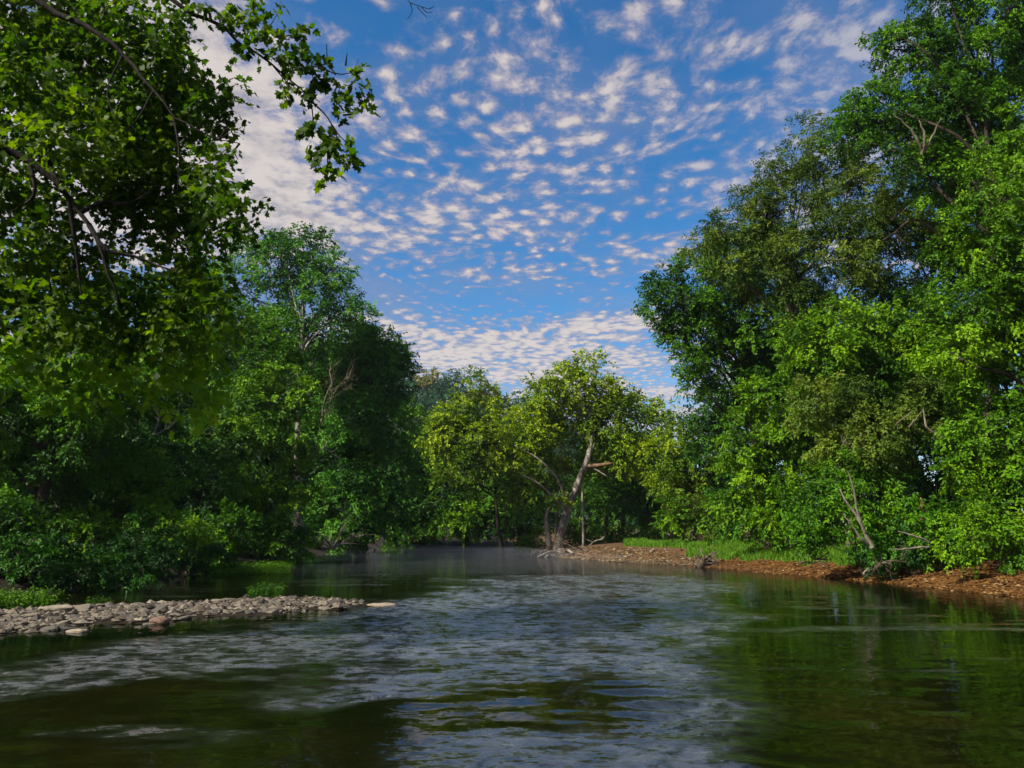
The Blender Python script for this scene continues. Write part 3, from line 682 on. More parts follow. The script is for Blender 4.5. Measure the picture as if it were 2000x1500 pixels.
for k, (lab, bx, Y, L, mm, lp) in enumerate([
    ('bright domed bush arching over a dark hollow at the left waterside', 370, 31, [(345, 1040, 30), (378, 1045, 30), (395, 1062, 24), (325, 1058, 24), (352, 1022, 20)], L_BRI, 7),
    ('light green bush right of the domed bush, behind the waterweed', 440, 34, [(430, 1015, 34), (465, 1035, 36), (415, 1045, 30), (445, 1065, 26), (485, 1055, 26)], L_MID, 7),
    ('green bush at the waterside below the bright column tree', 545, 38, [(535, 1050, 36), (570, 1062, 28), (505, 1062, 28), (560, 1030, 30), (590, 1075, 18)], L_MID, 6.8),
    ('bright leafy patch of bush under the low tiered tree', 185, 25.5, [(160, 1030, 34), (195, 1050, 36), (215, 1075, 28), (150, 1065, 30)], L_BRI, 7.8),
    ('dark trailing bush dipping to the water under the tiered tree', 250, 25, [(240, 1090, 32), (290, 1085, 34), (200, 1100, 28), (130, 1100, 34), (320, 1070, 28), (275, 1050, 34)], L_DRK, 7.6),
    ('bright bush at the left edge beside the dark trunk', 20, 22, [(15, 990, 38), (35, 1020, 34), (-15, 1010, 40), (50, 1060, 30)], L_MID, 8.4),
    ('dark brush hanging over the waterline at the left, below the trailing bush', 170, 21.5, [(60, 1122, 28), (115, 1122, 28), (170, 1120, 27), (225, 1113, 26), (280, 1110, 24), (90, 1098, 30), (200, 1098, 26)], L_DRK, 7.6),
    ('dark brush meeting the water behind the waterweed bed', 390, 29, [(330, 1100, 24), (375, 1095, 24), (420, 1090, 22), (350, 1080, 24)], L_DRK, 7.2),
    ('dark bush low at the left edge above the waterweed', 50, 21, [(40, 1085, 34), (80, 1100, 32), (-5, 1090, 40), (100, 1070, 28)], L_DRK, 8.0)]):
    shrub(lab, bx, Y, L, mm, lp, 90+k, gsl, flatten=.5)
print('leaves so far', STATS)

# ------------------------------------------------------------------ the near sycamore whose boughs hang over from the left
def near_sycamore():
    rng = np.random.default_rng(7)
    Yr = lambda a: 10+a
    base = np.array([-11.5, 9.0, 0.0]); base[2] = float(ground_z(base[:1], base[1:2])[0])
    root = empty('overhanging_sycamore', base, 'near sycamore whose dark leafy boughs hang into the upper left of the view', 'tree')
    T = Tubes()
    tp = smoothpath([base-[0, 0, .3], base+[.2, .1, 3], base+[.6, .2, 7], base+[1.2, .4, 11], base+[2.0, .5, 15]], 16)
    T.add(tp, np.linspace(.55, .2, 16), 12)
    T.build('trunk', B_SYC, root)
    def bough(pts, r0, r1, n=26, jit=.02):
        return smoothpath(pts, n, rng, jit), np.linspace(r0, r1, n)
    boughs = [
        [base+[.5, .1, 6.0], P(-120, 235, 8.60), P(0, 285, 8.80), P(80, 325, 8.90), P(140, 395, 9.00), P(185, 455, 9.00), P(212, 540, 9.00), P(236, 600, 9.10)],
        [base+[.8, .2, 8.2], P(-60, -60, 9.60), P(110, 25, 9.60), P(220, 85, 9.50), P(275, 150, 9.40), P(330, 215, 9.30), P(375, 250, 9.20), P(430, 268, 9.20), P(468, 280, 9.20)],
        [base+[1.3, .3, 10.5], P(150, -160, 9.2), P(330, 0, 9.2), P(400, 38, 9.2), P(450, 65, 9.2), P(490, 100, 9.2), P(535, 130, 9.2), P(580, 170, 9.2), P(610, 200, 9.2), P(612, 235, 9.2)],
        [base+[1.6, .3, 12.5], P(400, -330, 9.0), P(640, -180, 9.0), P(760, -60, 9.0), P(800, 4, 9.0), P(815, 14, 9.0), P(838, 18, 9.0)],
        [base+[.4, .1, 4.6], P(-150, 560, 11.5), P(20, 640, 11.6), P(150, 640, 11.8), P(260, 690, 12), P(350, 720, 12), P(400, 745, 12)],
    ]
    rr = [(.20, .014), (.15, .006), (.15, .008), (.12, .004), (.12, .01)]
    paths = []
    for k, (b, r) in enumerate(zip(boughs, rr)):
        p, q = bough(b, *r, n=34); paths.append(p)
        t = Tubes(); t.add(p, r[1]+(r[0]-r[1])*np.linspace(1, 0, 34)**1.5, 8)
        def sub(q, n, r0, r1):
            q = np.array(q); q[0] = p[np.argmin(np.linalg.norm(p-q[0], axis=1))]
            t.add(smoothpath(q, n), np.linspace(r0, r1, n), 5)
        if k == 0:
            for s in ([(66, 318), (64, 385), (20, 415)], [(170, 400), (200, 395), (250, 398), (300, 370)], [(185, 455), (215, 492), (260, 500), (310, 520), (340, 528)], [(140, 395), (150, 500), (160, 590)], [(110, 350), (95, 300), (120, 250)]):
                sub([P(*a, 9.0+rng.uniform(-.15, .15)) for a in s], 10, .035, .008)
        if k == 1:
            for s in ([(275, 150), (250, 250), (190, 270)], [(430, 268), (448, 250), (460, 268), (470, 262)], [(440, 240), (452, 258)], [(468, 280), (458, 296), (465, 312)], [(330, 215), (350, 300), (345, 390)], [(220, 85), (210, 190), (240, 260)]):
                sub([P(*a, 9.2) for a in s], 8, .016, .004)
        if k == 2:
            for s in ([(535, 130), (555, 155), (570, 172)], [(480, 90), (520, 60), (540, 30)], [(560, 140), (620, 130), (660, 145), (690, 140), (700, 115)], [(655, 145), (640, 120), (638, 86)], [(610, 200), (640, 230), (660, 262), (690, 290)], [(612, 232), (608, 260)], [(670, 225), (700, 220), (712, 200)], [(640, 270), (640, 310), (640, 345)], [(675, 128), (678, 104)]):
                t.add(smoothpath([P(*a, 9.2+rng.uniform(-.1, .1)) for a in s], 10), np.linspace(.014, .004, 10), 5)
        if k == 3:
            for s in ([(800, 4), (805, 20), (796, 38)], [(815, 14), (828, 28), (833, 34)], [(838, 18), (848, 12)], [(824, 15), (834, 24), (845, 23)]):
                t.add(smoothpath([P(*a, 9.0) for a in s], 6), np.linspace(.007, .003, 6), 5)
        o = t.build('bough', B_BLK, root)
        if k == 3: o['label'] = 'bare twiggy bough tip at the top edge'
    # leaves in clumps
    def leaves(L, Y, dY, ll, per, m, M=7, thin=1.0, name='crown', lo=.20, hi=.40):
        Cs, Ds, ts, Ls = [], [], [], []
        for x, y, r in L:
            Yq = Y+rng.uniform(-dY, dY); c = P(x, y, Yq); rw = r/F_PX*Yq
            n = max(2, int(per*thin*(rw/.30)**2))
            off = unit(rng.normal(size=(n, 3)))*rng.uniform(size=(n, 1))**.5*np.array([1, 1.3, .9])
            Cs.append(c+off*rw*.92); Ds.append(unit(off+rng.normal(size=(n, 3))*.5+np.array([.15, 0, -.2])))
            ts.append(np.clip(rng.normal(.5, .12)+rng.normal(size=n)*.12, 0, 1))
        C = np.concatenate(Cs); D = np.concatenate(Ds); t = np.concatenate(ts)
        V, F, tt = leaf_sprays(rng, C, D, rng.uniform(lo, hi, size=len(C)), ll, M, droop=.4, upk=.7, lobed=True, tint0=t, flat=.5)
        STATS['leaves'] += len(F)
        return child(name, V, F, m, root, attrs={'tint': tt})
    main = [(60, 40, 90), (160, 60, 90), (250, 50, 80), (330, 40, 40), (340, 100, 45), (310, 130, 70), (370, 150, 45), (400, 190, 45), (395, 240, 42), (430, 200, 25), (60, 150, 100), (170, 170, 100), (270, 220, 90), (350, 230, 60),
            (50, 240, 80), (150, 270, 80), (240, 310, 80), (330, 320, 70), (400, 310, 40), (425, 330, 28), (420, 380, 50), (455, 400, 40), (478, 430, 26), (370, 400, 60), (440, 445, 38), (400, 470, 30), (290, 390, 60), (210, 370, 60), (110, 380, 70), (30, 360, 50),
            (30, 470, 60), (110, 470, 70), (170, 530, 70), (60, 560, 80), (250, 560, 60), (330, 450, 45), (350, 500, 36), (390, 520, 40), (330, 560, 60), (410, 560, 50), (440, 590, 34), (130, 610, 80), (230, 630, 70), (330, 630, 60), (-60, 100, 120), (-60, 330, 110), (-60, 560, 110), (460, 165, 16), (440, 185, 18)]
    fillr = [(rng.uniform(-20, 380), rng.uniform(0, 600), rng.uniform(28, 55)) for _ in range(46)]
    leaves(main, 10.1, 1.3, .096, 34, L_SYC)
    leaves(fillr, 12.0, 1.2, .105, 18, L_SYC)
    hang = [(395, 18, 16), (380, 5, 14), (440, 30, 22), (425, 45, 14), (445, 60, 14), (470, 25, 24), (500, 15, 24), (535, 8, 18), (480, 60, 18), (510, 55, 28), (505, 95, 20), (540, 85, 24), (470, 110, 18), (550, 110, 20), (580, 80, 22), (595, 60, 12), (545, 160, 16), (570, 170, 18),
            (590, 125, 26), (615, 110, 22), (640, 150, 24), (610, 150, 24), (600, 180, 18), (555, 130, 18), (585, 60, 10), (585, 55, 10), (665, 180, 22), (690, 160, 18), (700, 130, 15), (712, 150, 12), (685, 195, 18), (700, 190, 14), (712, 210, 14), (690, 225, 14),
            (605, 250, 20), (625, 255, 22), (650, 250, 20), (600, 275, 16), (630, 285, 22), (660, 285, 24), (680, 300, 20), (705, 308, 14), (690, 270, 14), (640, 320, 14), (632, 340, 15), (655, 340, 12), (620, 300, 14), (560, 170, 14), (680, 320, 10)]
    o = leaves(hang, 9.2, .2, .098, 34, L_SYC, 6, lo=.10, hi=.22)
    o['label'] = 'leaves along the bough reaching furthest right over the sky'
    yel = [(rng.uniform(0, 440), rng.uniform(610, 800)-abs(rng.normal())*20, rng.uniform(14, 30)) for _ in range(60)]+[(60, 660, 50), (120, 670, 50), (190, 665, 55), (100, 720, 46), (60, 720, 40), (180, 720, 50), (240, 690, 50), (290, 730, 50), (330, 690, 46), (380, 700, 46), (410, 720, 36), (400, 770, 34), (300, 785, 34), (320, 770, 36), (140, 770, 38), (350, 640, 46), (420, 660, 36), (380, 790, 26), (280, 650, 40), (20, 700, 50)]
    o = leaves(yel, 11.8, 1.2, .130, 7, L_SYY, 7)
    o['label'] = 'lowest yellowish leaves, coloured brighter as if lit'
near_sycamore()

# ------------------------------------------------------------------ dead trees and driftwood
def bare(T, p, d, L, r, rng, depth, spread=.55, up=.12, sides=5):
    n = 6; pts = [np.array(p, float)]; dd = unit(np.array(d, float))
    for i in range(n):
        dd = unit(dd+rng.normal(size=3)*.16+np.array([0, 0, up*.3])); pts.append(pts[-1]+dd*L/n)
    pts = np.array(pts); T.add(pts, np.linspace(r, r*.45, n+1), sides)
    if depth:
        for k in range(rng.integers(2, 5)):
            i = rng.integers(2, n+1); nd = unit(dd+rng.normal(size=3)*spread+np.array([0, 0, up]))
            bare(T, pts[i], nd, L*rng.uniform(.45, .75), r*.5, rng, depth-1, spread, up, 4)
def bare_tree(px, py, Y, stems, seed, label, m=None, group=None, name='dead_tree', part='trunk', cat='dead tree', r=.09, depth=3, spread=.55):
    rng = np.random.default_rng(seed); b = P(px, py, Y)
    root = empty(name, b, label, cat, group)
    for a, c, L in stems:
        T = Tubes(); e = P(a, c, Y+rng.uniform(-.4, .4)); bare(T, b, e-b, np.linalg.norm(e-b)*.8, r*L, rng, depth, spread)
        T.build(part, m or B_PAL, root)
    return root
bare_tree(690, 700, 56, [(735, 600, .8), (700, 590, .7), (725, 640, .6)], 3, 'bare grey dead treetop showing against the sky beside the tall open crown', r=.10, name='dead_treetop', part='limb')
bare_tree(757, 735, 57, [(775, 655, .5), (768, 650, .4)], 5, 'thin bare dead tip poking into the low clouds above the dark tree', r=.06, depth=1, name='dead_treetop', part='limb')
bare_tree(625, 830, 44, [(690, 745, 1.0), (640, 720, .7), (665, 800, .5)], 8, 'pale dead limbs leaning out of the dark foliage beside the bright column tree', m=B_OLD, r=.075, name='dead_limb', part='limb', cat='dead branch')
bare_tree(600, 898, 43.5, [(650, 872, .8), (618, 880, .5)], 9, 'short pale dead limb low beside the bright column tree', r=.09, depth=2, name='dead_limb', part='limb', cat='dead branch')
bare_tree(300, 850, 25, [(328, 800, 1.0), (345, 830, .6)], 10, 'pale stem leaning in the dark hollow above the layered tree', r=.05, depth=1, name='dead_limb', part='limb', cat='dead branch')
bare_tree(650, 1072, 47, [(705, 1035, 1), (680, 1020, .8), (625, 1030, .9), (600, 1050, .7)], 12, 'tangle of bare fallen branches at the waterline of the left bank', r=.09, depth=2, name='fallen_branches', part='branch', cat='driftwood', spread=.8)
bare_tree(175, 1112, 21.5, [(215, 1100, .8), (150, 1100, .8), (205, 1118, .6)], 13, 'bare grey roots and twigs hanging at the dark left bank edge', r=.04, depth=2, name='fallen_branches', part='branch', cat='driftwood', spread=.8, m=B_BRN)
bare_tree(1722, 1100, 25.0, [(1690, 1118, .9), (1745, 1112, .9), (1765, 1082, .9), (1700, 1085, .7), (1740, 1090, .7)], 31, 'grey twiggy roots spilling down the red bank below the leaning stems', r=.035, depth=2, name='fallen_branches', part='branch', cat='driftwood', spread=.9, m=B_BRN)
bare_tree(1600, 1092, 28.5, [(1570, 1104, .8), (1630, 1100, .8), (1625, 1080, .8), (1580, 1085, .7)], 32, 'dark bare brush lying on the bank edge left of the leaning stems', r=.035, depth=2, name='fallen_branches', part='branch', cat='driftwood', spread=.9, m=B_DRK)
def poles(name, label, cat, segs, m, seed, part='stem'):
    rng = np.random.default_rng(seed); (x, y, Y, _) = segs[0][0]
    root = empty(name, P(x, y, Y), label, cat)
    for s in segs:
        T = Tubes(); T.add(smoothpath([P(a, b, c) for a, b, c, _ in s], 12, rng, .012), np.interp(np.linspace(0, 1, 12), np.linspace(0, 1, len(s)), [q[3] for q in s]), 7)
        T.build(part, m, root)
    return root
poles('leaning_stems', 'pale bare stems fanning up and left out of the red right bank', 'dead stem',
      [[(1703, 1070, 25, .085), (1690, 1040, 25, .06), (1672, 1005, 25, .05), (1657, 985, 25, .03), (1640, 955, 25, .018)],
       [(1703, 1070, 25.05, .06), (1680, 1050, 24.9, .045), (1664, 1025, 24.8, .025), (1648, 1008, 24.8, .012)],
       [(1690, 1040, 24.95, .04), (1673, 990, 24.7, .04), (1668, 960, 24.7, .035), (1658, 925, 24.7, .02)]], B_PAL, 1)
poles('leaning_stems', 'two pale sticks lying level in the shrub beside the leaning stems', 'dead stem',
      [[(1755, 1038, 24.2, .02), (1790, 1048, 24.2, .03), (1820, 1060, 24.2, .02)], [(1740, 1074, 24.0, .02), (1790, 1071, 24.0, .035), (1815, 1068, 24.0, .035)]], B_PAL, 2)
poles('pale_limbs', 'bare forked pale limb crossing the middle of the grey green tree', 'dead branch',
      [[(1740, 430, 30.2, .07), (1765, 405, 30, .05), (1790, 385, 30, .03)], [(1725, 470, 30, .05), (1748, 455, 30, .06), (1780, 430, 30, .05), (1850, 470, 30.2, .10)], [(1748, 455, 30, .05), (1770, 478, 30, .03)]], B_OLD, 3, 'limb')
poles('pale_limbs', 'bare upright fork of pale branches high in the right bank trees', 'dead branch',
      [[(1802, 300, 26.4, .06), (1790, 270, 26.2, .05), (1765, 240, 26.2, .03), (1745, 222, 26.2, .015)], [(1800, 302, 26.4, .06), (1806, 270, 26.2, .05), (1795, 235, 26.2, .02)], [(1804, 300, 26.4, .05), (1822, 265, 26.2, .04), (1838, 230, 26.2, .015)]], B_OLD, 4, 'limb')
poles('pale_limbs', 'thin pale stems hanging below the yellow green tree of the right bank', 'dead branch',
      [[(1840, 855, 25.6, .05), (1812, 835, 25.6, .04), (1803, 800, 25.6, .02)], [(1775, 835, 25.8, .03), (1800, 805, 25.8, .02)], [(1750, 828, 25.8, .03), (1785, 802, 25.8, .015)]], B_OLD, 5, 'limb')
# rusty stump in the hollow
def lump_mesh(name, m, rng_seed, sx, sy, sz, rough=.25, sub=3, flat_bottom=False, square=0.0):
    import bmesh
    bm = bmesh.new(); bmesh.ops.create_icosphere(bm, subdivisions=sub, radius=1)
    V = np.array([v.co[:] for v in bm.verts]); F = np.array([[v.index for v in f.verts] for f in bm.faces]); bm.free()
    if square: V = np.sign(V)*np.abs(V)**(1-square)
    s = rng_seed
    n = fbm(V[:, 0]*1.3+s*3.1+V[:, 2]*.7, V[:, 1]*1.3+V[:, 2]*1.1+s, s, 3)-.5
    n2 = fbm(V[:, 0]*4+s+V[:, 2]*3, V[:, 1]*4-V[:, 2]*2+s, s+5, 2)-.5
    V = V*(1+n*rough*2.2+n2*rough*.7)[:, None]*np.array([sx, sy, sz])
    if flat_bottom: V[:, 2] = np.maximum(V[:, 2], -.25*sz)
    return V, F
def stone_mat(name, c1, c2, c3):
    m, T = mat(name)
    co = T.n('ShaderNodeTexCoord').outputs['Object']; rnd = T.n('ShaderNodeObjectInfo').outputs['Random']
    off = T.n('ShaderNodeVectorMath', {0: co, 1: T.n('ShaderNodeCombineXYZ', {0: T.m('MULTIPLY', rnd, 40)}).outputs[0]}, operation='ADD').outputs[0]
    n = T.noise(off, 7, 5, .65).outputs[0]
    base = T.ramp(rnd, [(0, c1), (.45, c2), (1, c3)])
    col = T.mix(T.step(n, .35, .7), T.mix(.55, base, (.03, .026, .02, 1)), base)
    bp = T.n('ShaderNodeBump', {'Strength': .5, 'Distance': .02, 'Height': T.noise(off, 26, 4, .6).outputs[0]})
    pr = T.n('ShaderNodeBsdfPrincipled', {'Base Color': col, 'Roughness': .8, 'Normal': bp})
    T.n('ShaderNodeOutputMaterial', {'Surface': pr.outputs[0]})
    return m
S_GRY = stone_mat('stone_grey_tan', (.034, .029, .023), (.078, .065, .048), (.19, .152, .10))
S_PAL = stone_mat('stone_pale', (.24, .195, .13), (.26, .21, .145), (.28, .23, .16))
S_RED = stone_mat('stone_red', (.12, .058, .034), (.13, .062, .036), (.14, .066, .038))
S_ORA = stone_mat('stone_rust', (.20, .095, .035), (.32, .17, .07), (.46, .34, .20))
def stump():
    b = P(1803, 1016, 26.5); rng = np.random.default_rng(2)
    root = empty('rusty_stump', b-[0, 0, .6], 'rust brown broken stump upright in the dark hollow of the right bank', 'stump')
    T = Tubes(); p = smoothpath([b-[0, 0, .6], b+[0, 0, 0], P(1802, 995, 26.5), P(1798, 972, 26.5)], 14, rng, .02)
    T.add(p, np.array([.2, .19, .17, .16, .16, .17, .16, .15, .16, .14, .11, .09, .05, .02]), 9); T.build('trunk', B_RUST, root)
stump()
def root_stump():
    b = P(1375, 1099, 38.0); b[2] = ground_z(b[:1], b[1:2])[0]+.05; rng = np.random.default_rng(21)
    root = empty('driftwood_stump', b, 'dark grey driftwood root stump sitting on the red gravel edge', 'driftwood')
    T = Tubes(); T.add(smoothpath([b-[.35, 0, .05], b+[-.05, 0, .22], b+[.3, .1, .25]], 8), np.linspace(.26, .16, 8), 9)
    for k in range(26):
        d = unit(rng.normal(size=3)*[1, .6, .5]+[.1, -.2, .5]); bare(T, b+[rng.uniform(-.3, .35), 0, .18], d, rng.uniform(.3, .7), .045, rng, 1, .9, 0)
    T.build('roots', B_BRN, root)
root_stump()
def root_mound():
    b = np.array([*P(1090, 1083, 56.5)[:2], 0.0]); b[2] = ground_z(b[:1], b[1:2])[0]; rng = np.random.default_rng(22)
    root = empty('washed_out_roots', b, 'dark tangle of washed out roots around the foot of the leaning sycamore', 'roots')
    T = Tubes()
    for k in range(70):
        s = b+[rng.uniform(-1.4, 2.2), rng.uniform(-.6, 1.2), rng.uniform(.05, .5)]; d = unit(rng.normal(size=3)*[1.3, .7, .25]+[0, -.5, -.1])
        bare(T, s, d, rng.uniform(.5, 1.7), rng.uniform(.025, .08), rng, 1, .7, -.15)
    T.build('roots', B_BRN, root)
root_mound()
for (x0, y0, x1, y1, Y, r, lab, sd) in [
    (1278, 1072, 1205, 1090, 46, .07, 'pale bleached pole lying up the point toward the golden tree', 1),
    (1392, 1084, 1432, 1070, 40, .06, 'pale forked stick on the gravel above the root stump', 2),
    (1560, 1102, 1610, 1088, 30, .05, 'brown stick lying on the red bank below the thicket', 3),
    (1120, 1062, 1142, 1078, 54, .07, 'leaning bleached branch right of the sycamore roots', 4),
    (1180, 1048, 1150, 1066, 55, .06, 'curved bleached branch standing behind the washed out roots', 5),
    (1690, 1122, 1705, 1100, 25.2, .04, 'dark stick poking down the red bank under the leaning stems', 6)]:
    rng = np.random.default_rng(sd+300); a = P(x0, y0, Y); c = P(x1, y1, Y+.6)
    for q in (a, c): q[2] = max(q[2], ground_z(q[:1], q[1:2])[0]+r*.6)
    root = empty('driftwood_stick', a, lab, 'driftwood', 'sticks of driftwood on the right bank')
    T = Tubes(); T.add(curve(a, c, rng, 9, .06), np.linspace(r, r*.4, 9), 6)
    bare(T, a+(c-a)*.6, unit((c-a)+rng.normal(size=3)*np.linalg.norm(c-a)*.5), np.linalg.norm(c-a)*.4, r*.5, rng, 1)
    T.build('stick', B_PAL if sd != 3 else B_BRN, root)

# ------------------------------------------------------------------ stones
protos = []
for k in range(8):
    rng = np.random.default_rng(400+k)
    V, F = lump_mesh('stone', None, 3+k*2, 1, rng.uniform(.55, .85), rng.uniform(.18, .32), .20, 2, square=.35)
    protos.append(mesh_np('river_stone', V, F, S_GRY))
rng = np.random.default_rng(77)
cnt = 0; tries = 0; placed = []
while cnt < 285 and tries < 60000:
    tries += 1
    px = 720*rng.uniform()**.92-10; py = rng.uniform(1164, 1242)
    x, y = G(px, py)
    s = seg_sdf(np.array([x]), np.array([y]), SHOAL)[0]
    if s > rng.uniform(-.25, .08): continue
    size = np.clip(rng.lognormal(math.log(.098), .45), .05, .24)
    if any((x-a)**2+(y-b)**2 < (.52*(size+c))**2 for a, b, c in placed): continue
    placed.append((x, y, size))
    o = bpy.data.objects.new('river_stone', protos[rng.integers(8)]); COL.objects.link(o)
    gz = float(ground_z(np.array([x]), np.array([y]))[0])
    o.location = (x, y, max(gz, -.02)+size*.03); o.scale = (size, size, size*rng.uniform(.75, 1.25))
    o.rotation_euler = (rng.normal()*.17, rng.normal()*.17, rng.uniform(0, 6.28))
    o['label'] = 'flat grey tan stone lying among the others on the low gravel bar'; o['category'] = 'stone'; o['group'] = 'stones of the gravel bar'
    cnt += 1
print('stones', cnt)
def one_stone(px, py, size, flat, m, label, seed, dz=0.0, square=.3, yw=.7, group=None):
    V, F = lump_mesh('s', None, seed, size, size*yw, size*flat, .16, 3, square=square)
    x, y = G(px, py); gz = float(ground_z(np.array([x]), np.array([y]))[0])
    o = link('river_stone', mesh_np('river_stone', V, F, m, smooth=False), label=label, category='stone')
    if group: o['group'] = group
    o.location = (x, y, max(gz, -.05)+size*flat*.45+dz); o.rotation_euler = (0, 0, (seed*1.7) % 1-.5)
    return o
one_stone(746, 1181, .33, .17, S_PAL, 'pale flat slab alone in the water off the tip of the gravel bar', 51)
one_stone(151, 1234, .15, .42, S_PAL, 'squarish pale stone standing in the water in front of the gravel bar', 52, square=.5)
one_stone(312, 1218, .17, .35, S_RED, 'reddish brown stone at the front edge of the gravel bar', 53)
one_stone(110, 1196, .30, .26, S_PAL, 'broad buff slab on top of the gravel bar near its left end', 54)
one_stone(1316, 1078, .55, .42, S_ORA, 'rust orange boulder lying among the grass on the point', 55)
one_stone(1792, 1137, .20, .38, S_ORA, 'pale orange rock at the water edge of the red gravel bank', 56)
# loose gravel of the right bank and the point, and small stones between the bar's slabs
def gravel(name, n, inside, size, m_, seed, zoff=.3):
    rng = np.random.default_rng(seed)
    ico = np.array([(0, 0, 1), (.9, 0, .1), (.28, .85, .1), (-.72, .53, .1), (-.72, -.53, .1), (.28, -.85, .1), (0, 0, -.6)])
    fc = np.array([(0, 1, 2), (0, 2, 3), (0, 3, 4), (0, 4, 5), (0, 5, 1), (6, 2, 1), (6, 3, 2), (6, 4, 3), (6, 5, 4), (6, 1, 5)])
    xy = inside(rng, n); n = len(xy)
    s = np.clip(rng.lognormal(math.log(size), .5, n), size*.4, size*3.2)
    z = ground_z(xy[:, 0], xy[:, 1])
    th = rng.uniform(0, 6.28, n); c, q = np.cos(th), np.sin(th)
    B = ico[None]*rng.uniform(.65, 1.25, (n, 7, 1))*np.stack([s, s*rng.uniform(.5, .9, n), s*rng.uniform(.3, .6, n)], 1)[:, None]
    X = B[..., 0]*c[:, None]-B[..., 1]*q[:, None]+xy[:, :1]; Yy = B[..., 0]*q[:, None]+B[..., 1]*c[:, None]+xy[:, 1:2]
    V = np.stack([X, Yy, B[..., 2]+(z+s*zoff)[:, None]], -1).reshape(-1, 3)
    F = (fc[None]+7*np.arange(n)[:, None, None]).reshape(-1, 3)
    t = np.repeat(rng.uniform(size=n), 7)
    link(name, mesh_np(name, V, F, m_, {'tint': t}), kind='stuff')
def pebble_mat(name, stops):
    m, T = mat(name)
    a = T.n('ShaderNodeAttribute', attribute_name='tint').outputs['Fac']
    n = T.noise(T.n('ShaderNodeNewGeometry').outputs['Position'], 30, 3).outputs[0]
    col = T.mix(T.step(n, .4, .7, 0, .5), T.ramp(a, stops), (.03, .02, .012, 1))
    T.n('ShaderNodeOutputMaterial', {'Surface': T.n('ShaderNodeBsdfPrincipled', {'Base Color': col, 'Roughness': .95, 'Specular IOR Level': .08}).outputs[0]})
    return m
M_PEB = pebble_mat('pebbles_rust', [(0, (.022, .010, .003)), (.45, (.080, .035, .007)), (.85, (.140, .068, .015)), (1, (.24, .16, .08))])
M_PEG = pebble_mat('pebbles_tan', [(0, (.035, .023, .011)), (.5, (.095, .065, .033)), (1, (.22, .16, .09))])
M_PGR = pebble_mat('pebbles_grey', [(0, (.03, .026, .021)), (.5, (.09, .076, .06)), (1, (.20, .17, .13))])
RB = np.array(R_BANK)
def along(lo, hi, i0, i1):
    def f(rng, n):
        P0 = RB[i0:i1]; seg = np.linalg.norm(np.diff(P0, axis=0), axis=1); w = seg/seg.sum()
        k = rng.choice(len(seg), n, p=w); t = rng.uniform(size=(n, 1)); p = P0[k]*(1-t)+P0[k+1]*t
        d = unit(P0[k+1]-P0[k]); nrm = np.stack([d[:, 1], -d[:, 0]], 1)                 # away from the water
        return p+nrm*(lo+(hi-lo)*rng.uniform(size=(n, 1))**1.3)
    return f
gravel('gravel_bank', 24000, along(-.5, 3.8, 0, 5), .032, M_PEB, 1)
gravel('gravel_point', 9000, along(-.6, 2.8, 4, 8), .05, M_PEG, 2)
def inshoal(rng, n):
    q = np.stack([rng.uniform(-16, -1.5, n*6), rng.uniform(10, 20, n*6)], 1)
    return q[seg_sdf(q[:, 0], q[:, 1], SHOAL) < rng.uniform(-.6, .12, n*6)][:n]
gravel('gravel_bar', 3000, inshoal, .055, M_PGR, 3, .15)

# ------------------------------------------------------------------ grass and waterside plants
def blades(rng, xy, h, w, bend=.5, z=None, segs=2):
    n = len(xy); z = ground_z(xy[:, 0], xy[:, 1]) if z is None else np.full(n, z)
    hh = h*rng.uniform(.5, 1.3, n); th = rng.uniform(0, 6.28, n); d = np.stack([np.cos(th), np.sin(th), np.zeros(n)], 1)
    sd = np.stack([-d[:, 1], d[:, 0], np.zeros(n)], 1)*w
    b = np.stack([xy[:, 0], xy[:, 1], z-.02], 1); bn = (bend*rng.uniform(.2, 1.3, n)*hh)[:, None]
    m = b+d*bn*.3+np.array([0, 0, 1])*hh[:, None]*.6; t = b+d*bn+np.array([0, 0, 1])*hh[:, None]*.95
    V = np.stack([b-sd, b+sd, m+sd*.8, m-sd*.8, t], 1).reshape(-1, 3)
    k = 5*np.arange(n)[:, None]
    F = np.concatenate([(k+np.array([[0, 1, 2, 3]])).ravel(), (k+np.array([[3, 2, 4]])).ravel()])
    L = np.concatenate([np.full(n, 4), np.full(n, 3)])
    return V, F, L, np.repeat(np.clip(rng.normal(.5, .2, n), 0, 1), 5)
def grass(name, n, fn, h, w, seed, m=L_GRA, bend=.6):
    rng = np.random.default_rng(seed); xy = fn(rng, n)
    xy = xy[fbm(xy[:, 0]*.9, xy[:, 1]*.9, seed, 3) > .40]
    V, F, L, t = blades(rng, xy, h, w, bend)
    link(name, mesh_np(name, V, F, m, {'tint': t}, lens=L), kind='stuff')
def quad(poly):
    poly = np.array([G2(*q) for q in poly])
    lo, hi = poly.min(0), poly.max(0)
    def f(rng, n):
        q = lo+(hi-lo)*rng.uniform(size=(n*4, 2)); return q[seg_sdf(q[:, 0], q[:, 1], poly) < 0][:n]
    return f
def G2(px, Y): return P(px, 1045, Y)[:2]
grass('grass_point', 20000, quad([(1335, 42), (1400, 39), (1500, 35), (1590, 32), (1610, 36), (1540, 42), (1420, 46), (1350, 47)]), .36, .016, 61)
grass('grass_tufts', 9000, quad([(1215, 54), (1260, 50), (1300, 47), (1360, 44), (1350, 52), (1220, 60)]), .34, .018, 62)
grass('grass_bank', 9000, quad([(1835, 24.3), (2060, 21.6), (2120, 24), (1880, 27)]), .42, .013, 63)
grass('grass_bank_edge', 9000, quad([(1560, 31.5), (1780, 26.6), (1850, 25), (1850, 27), (1600, 34)]), .36, .012, 64)
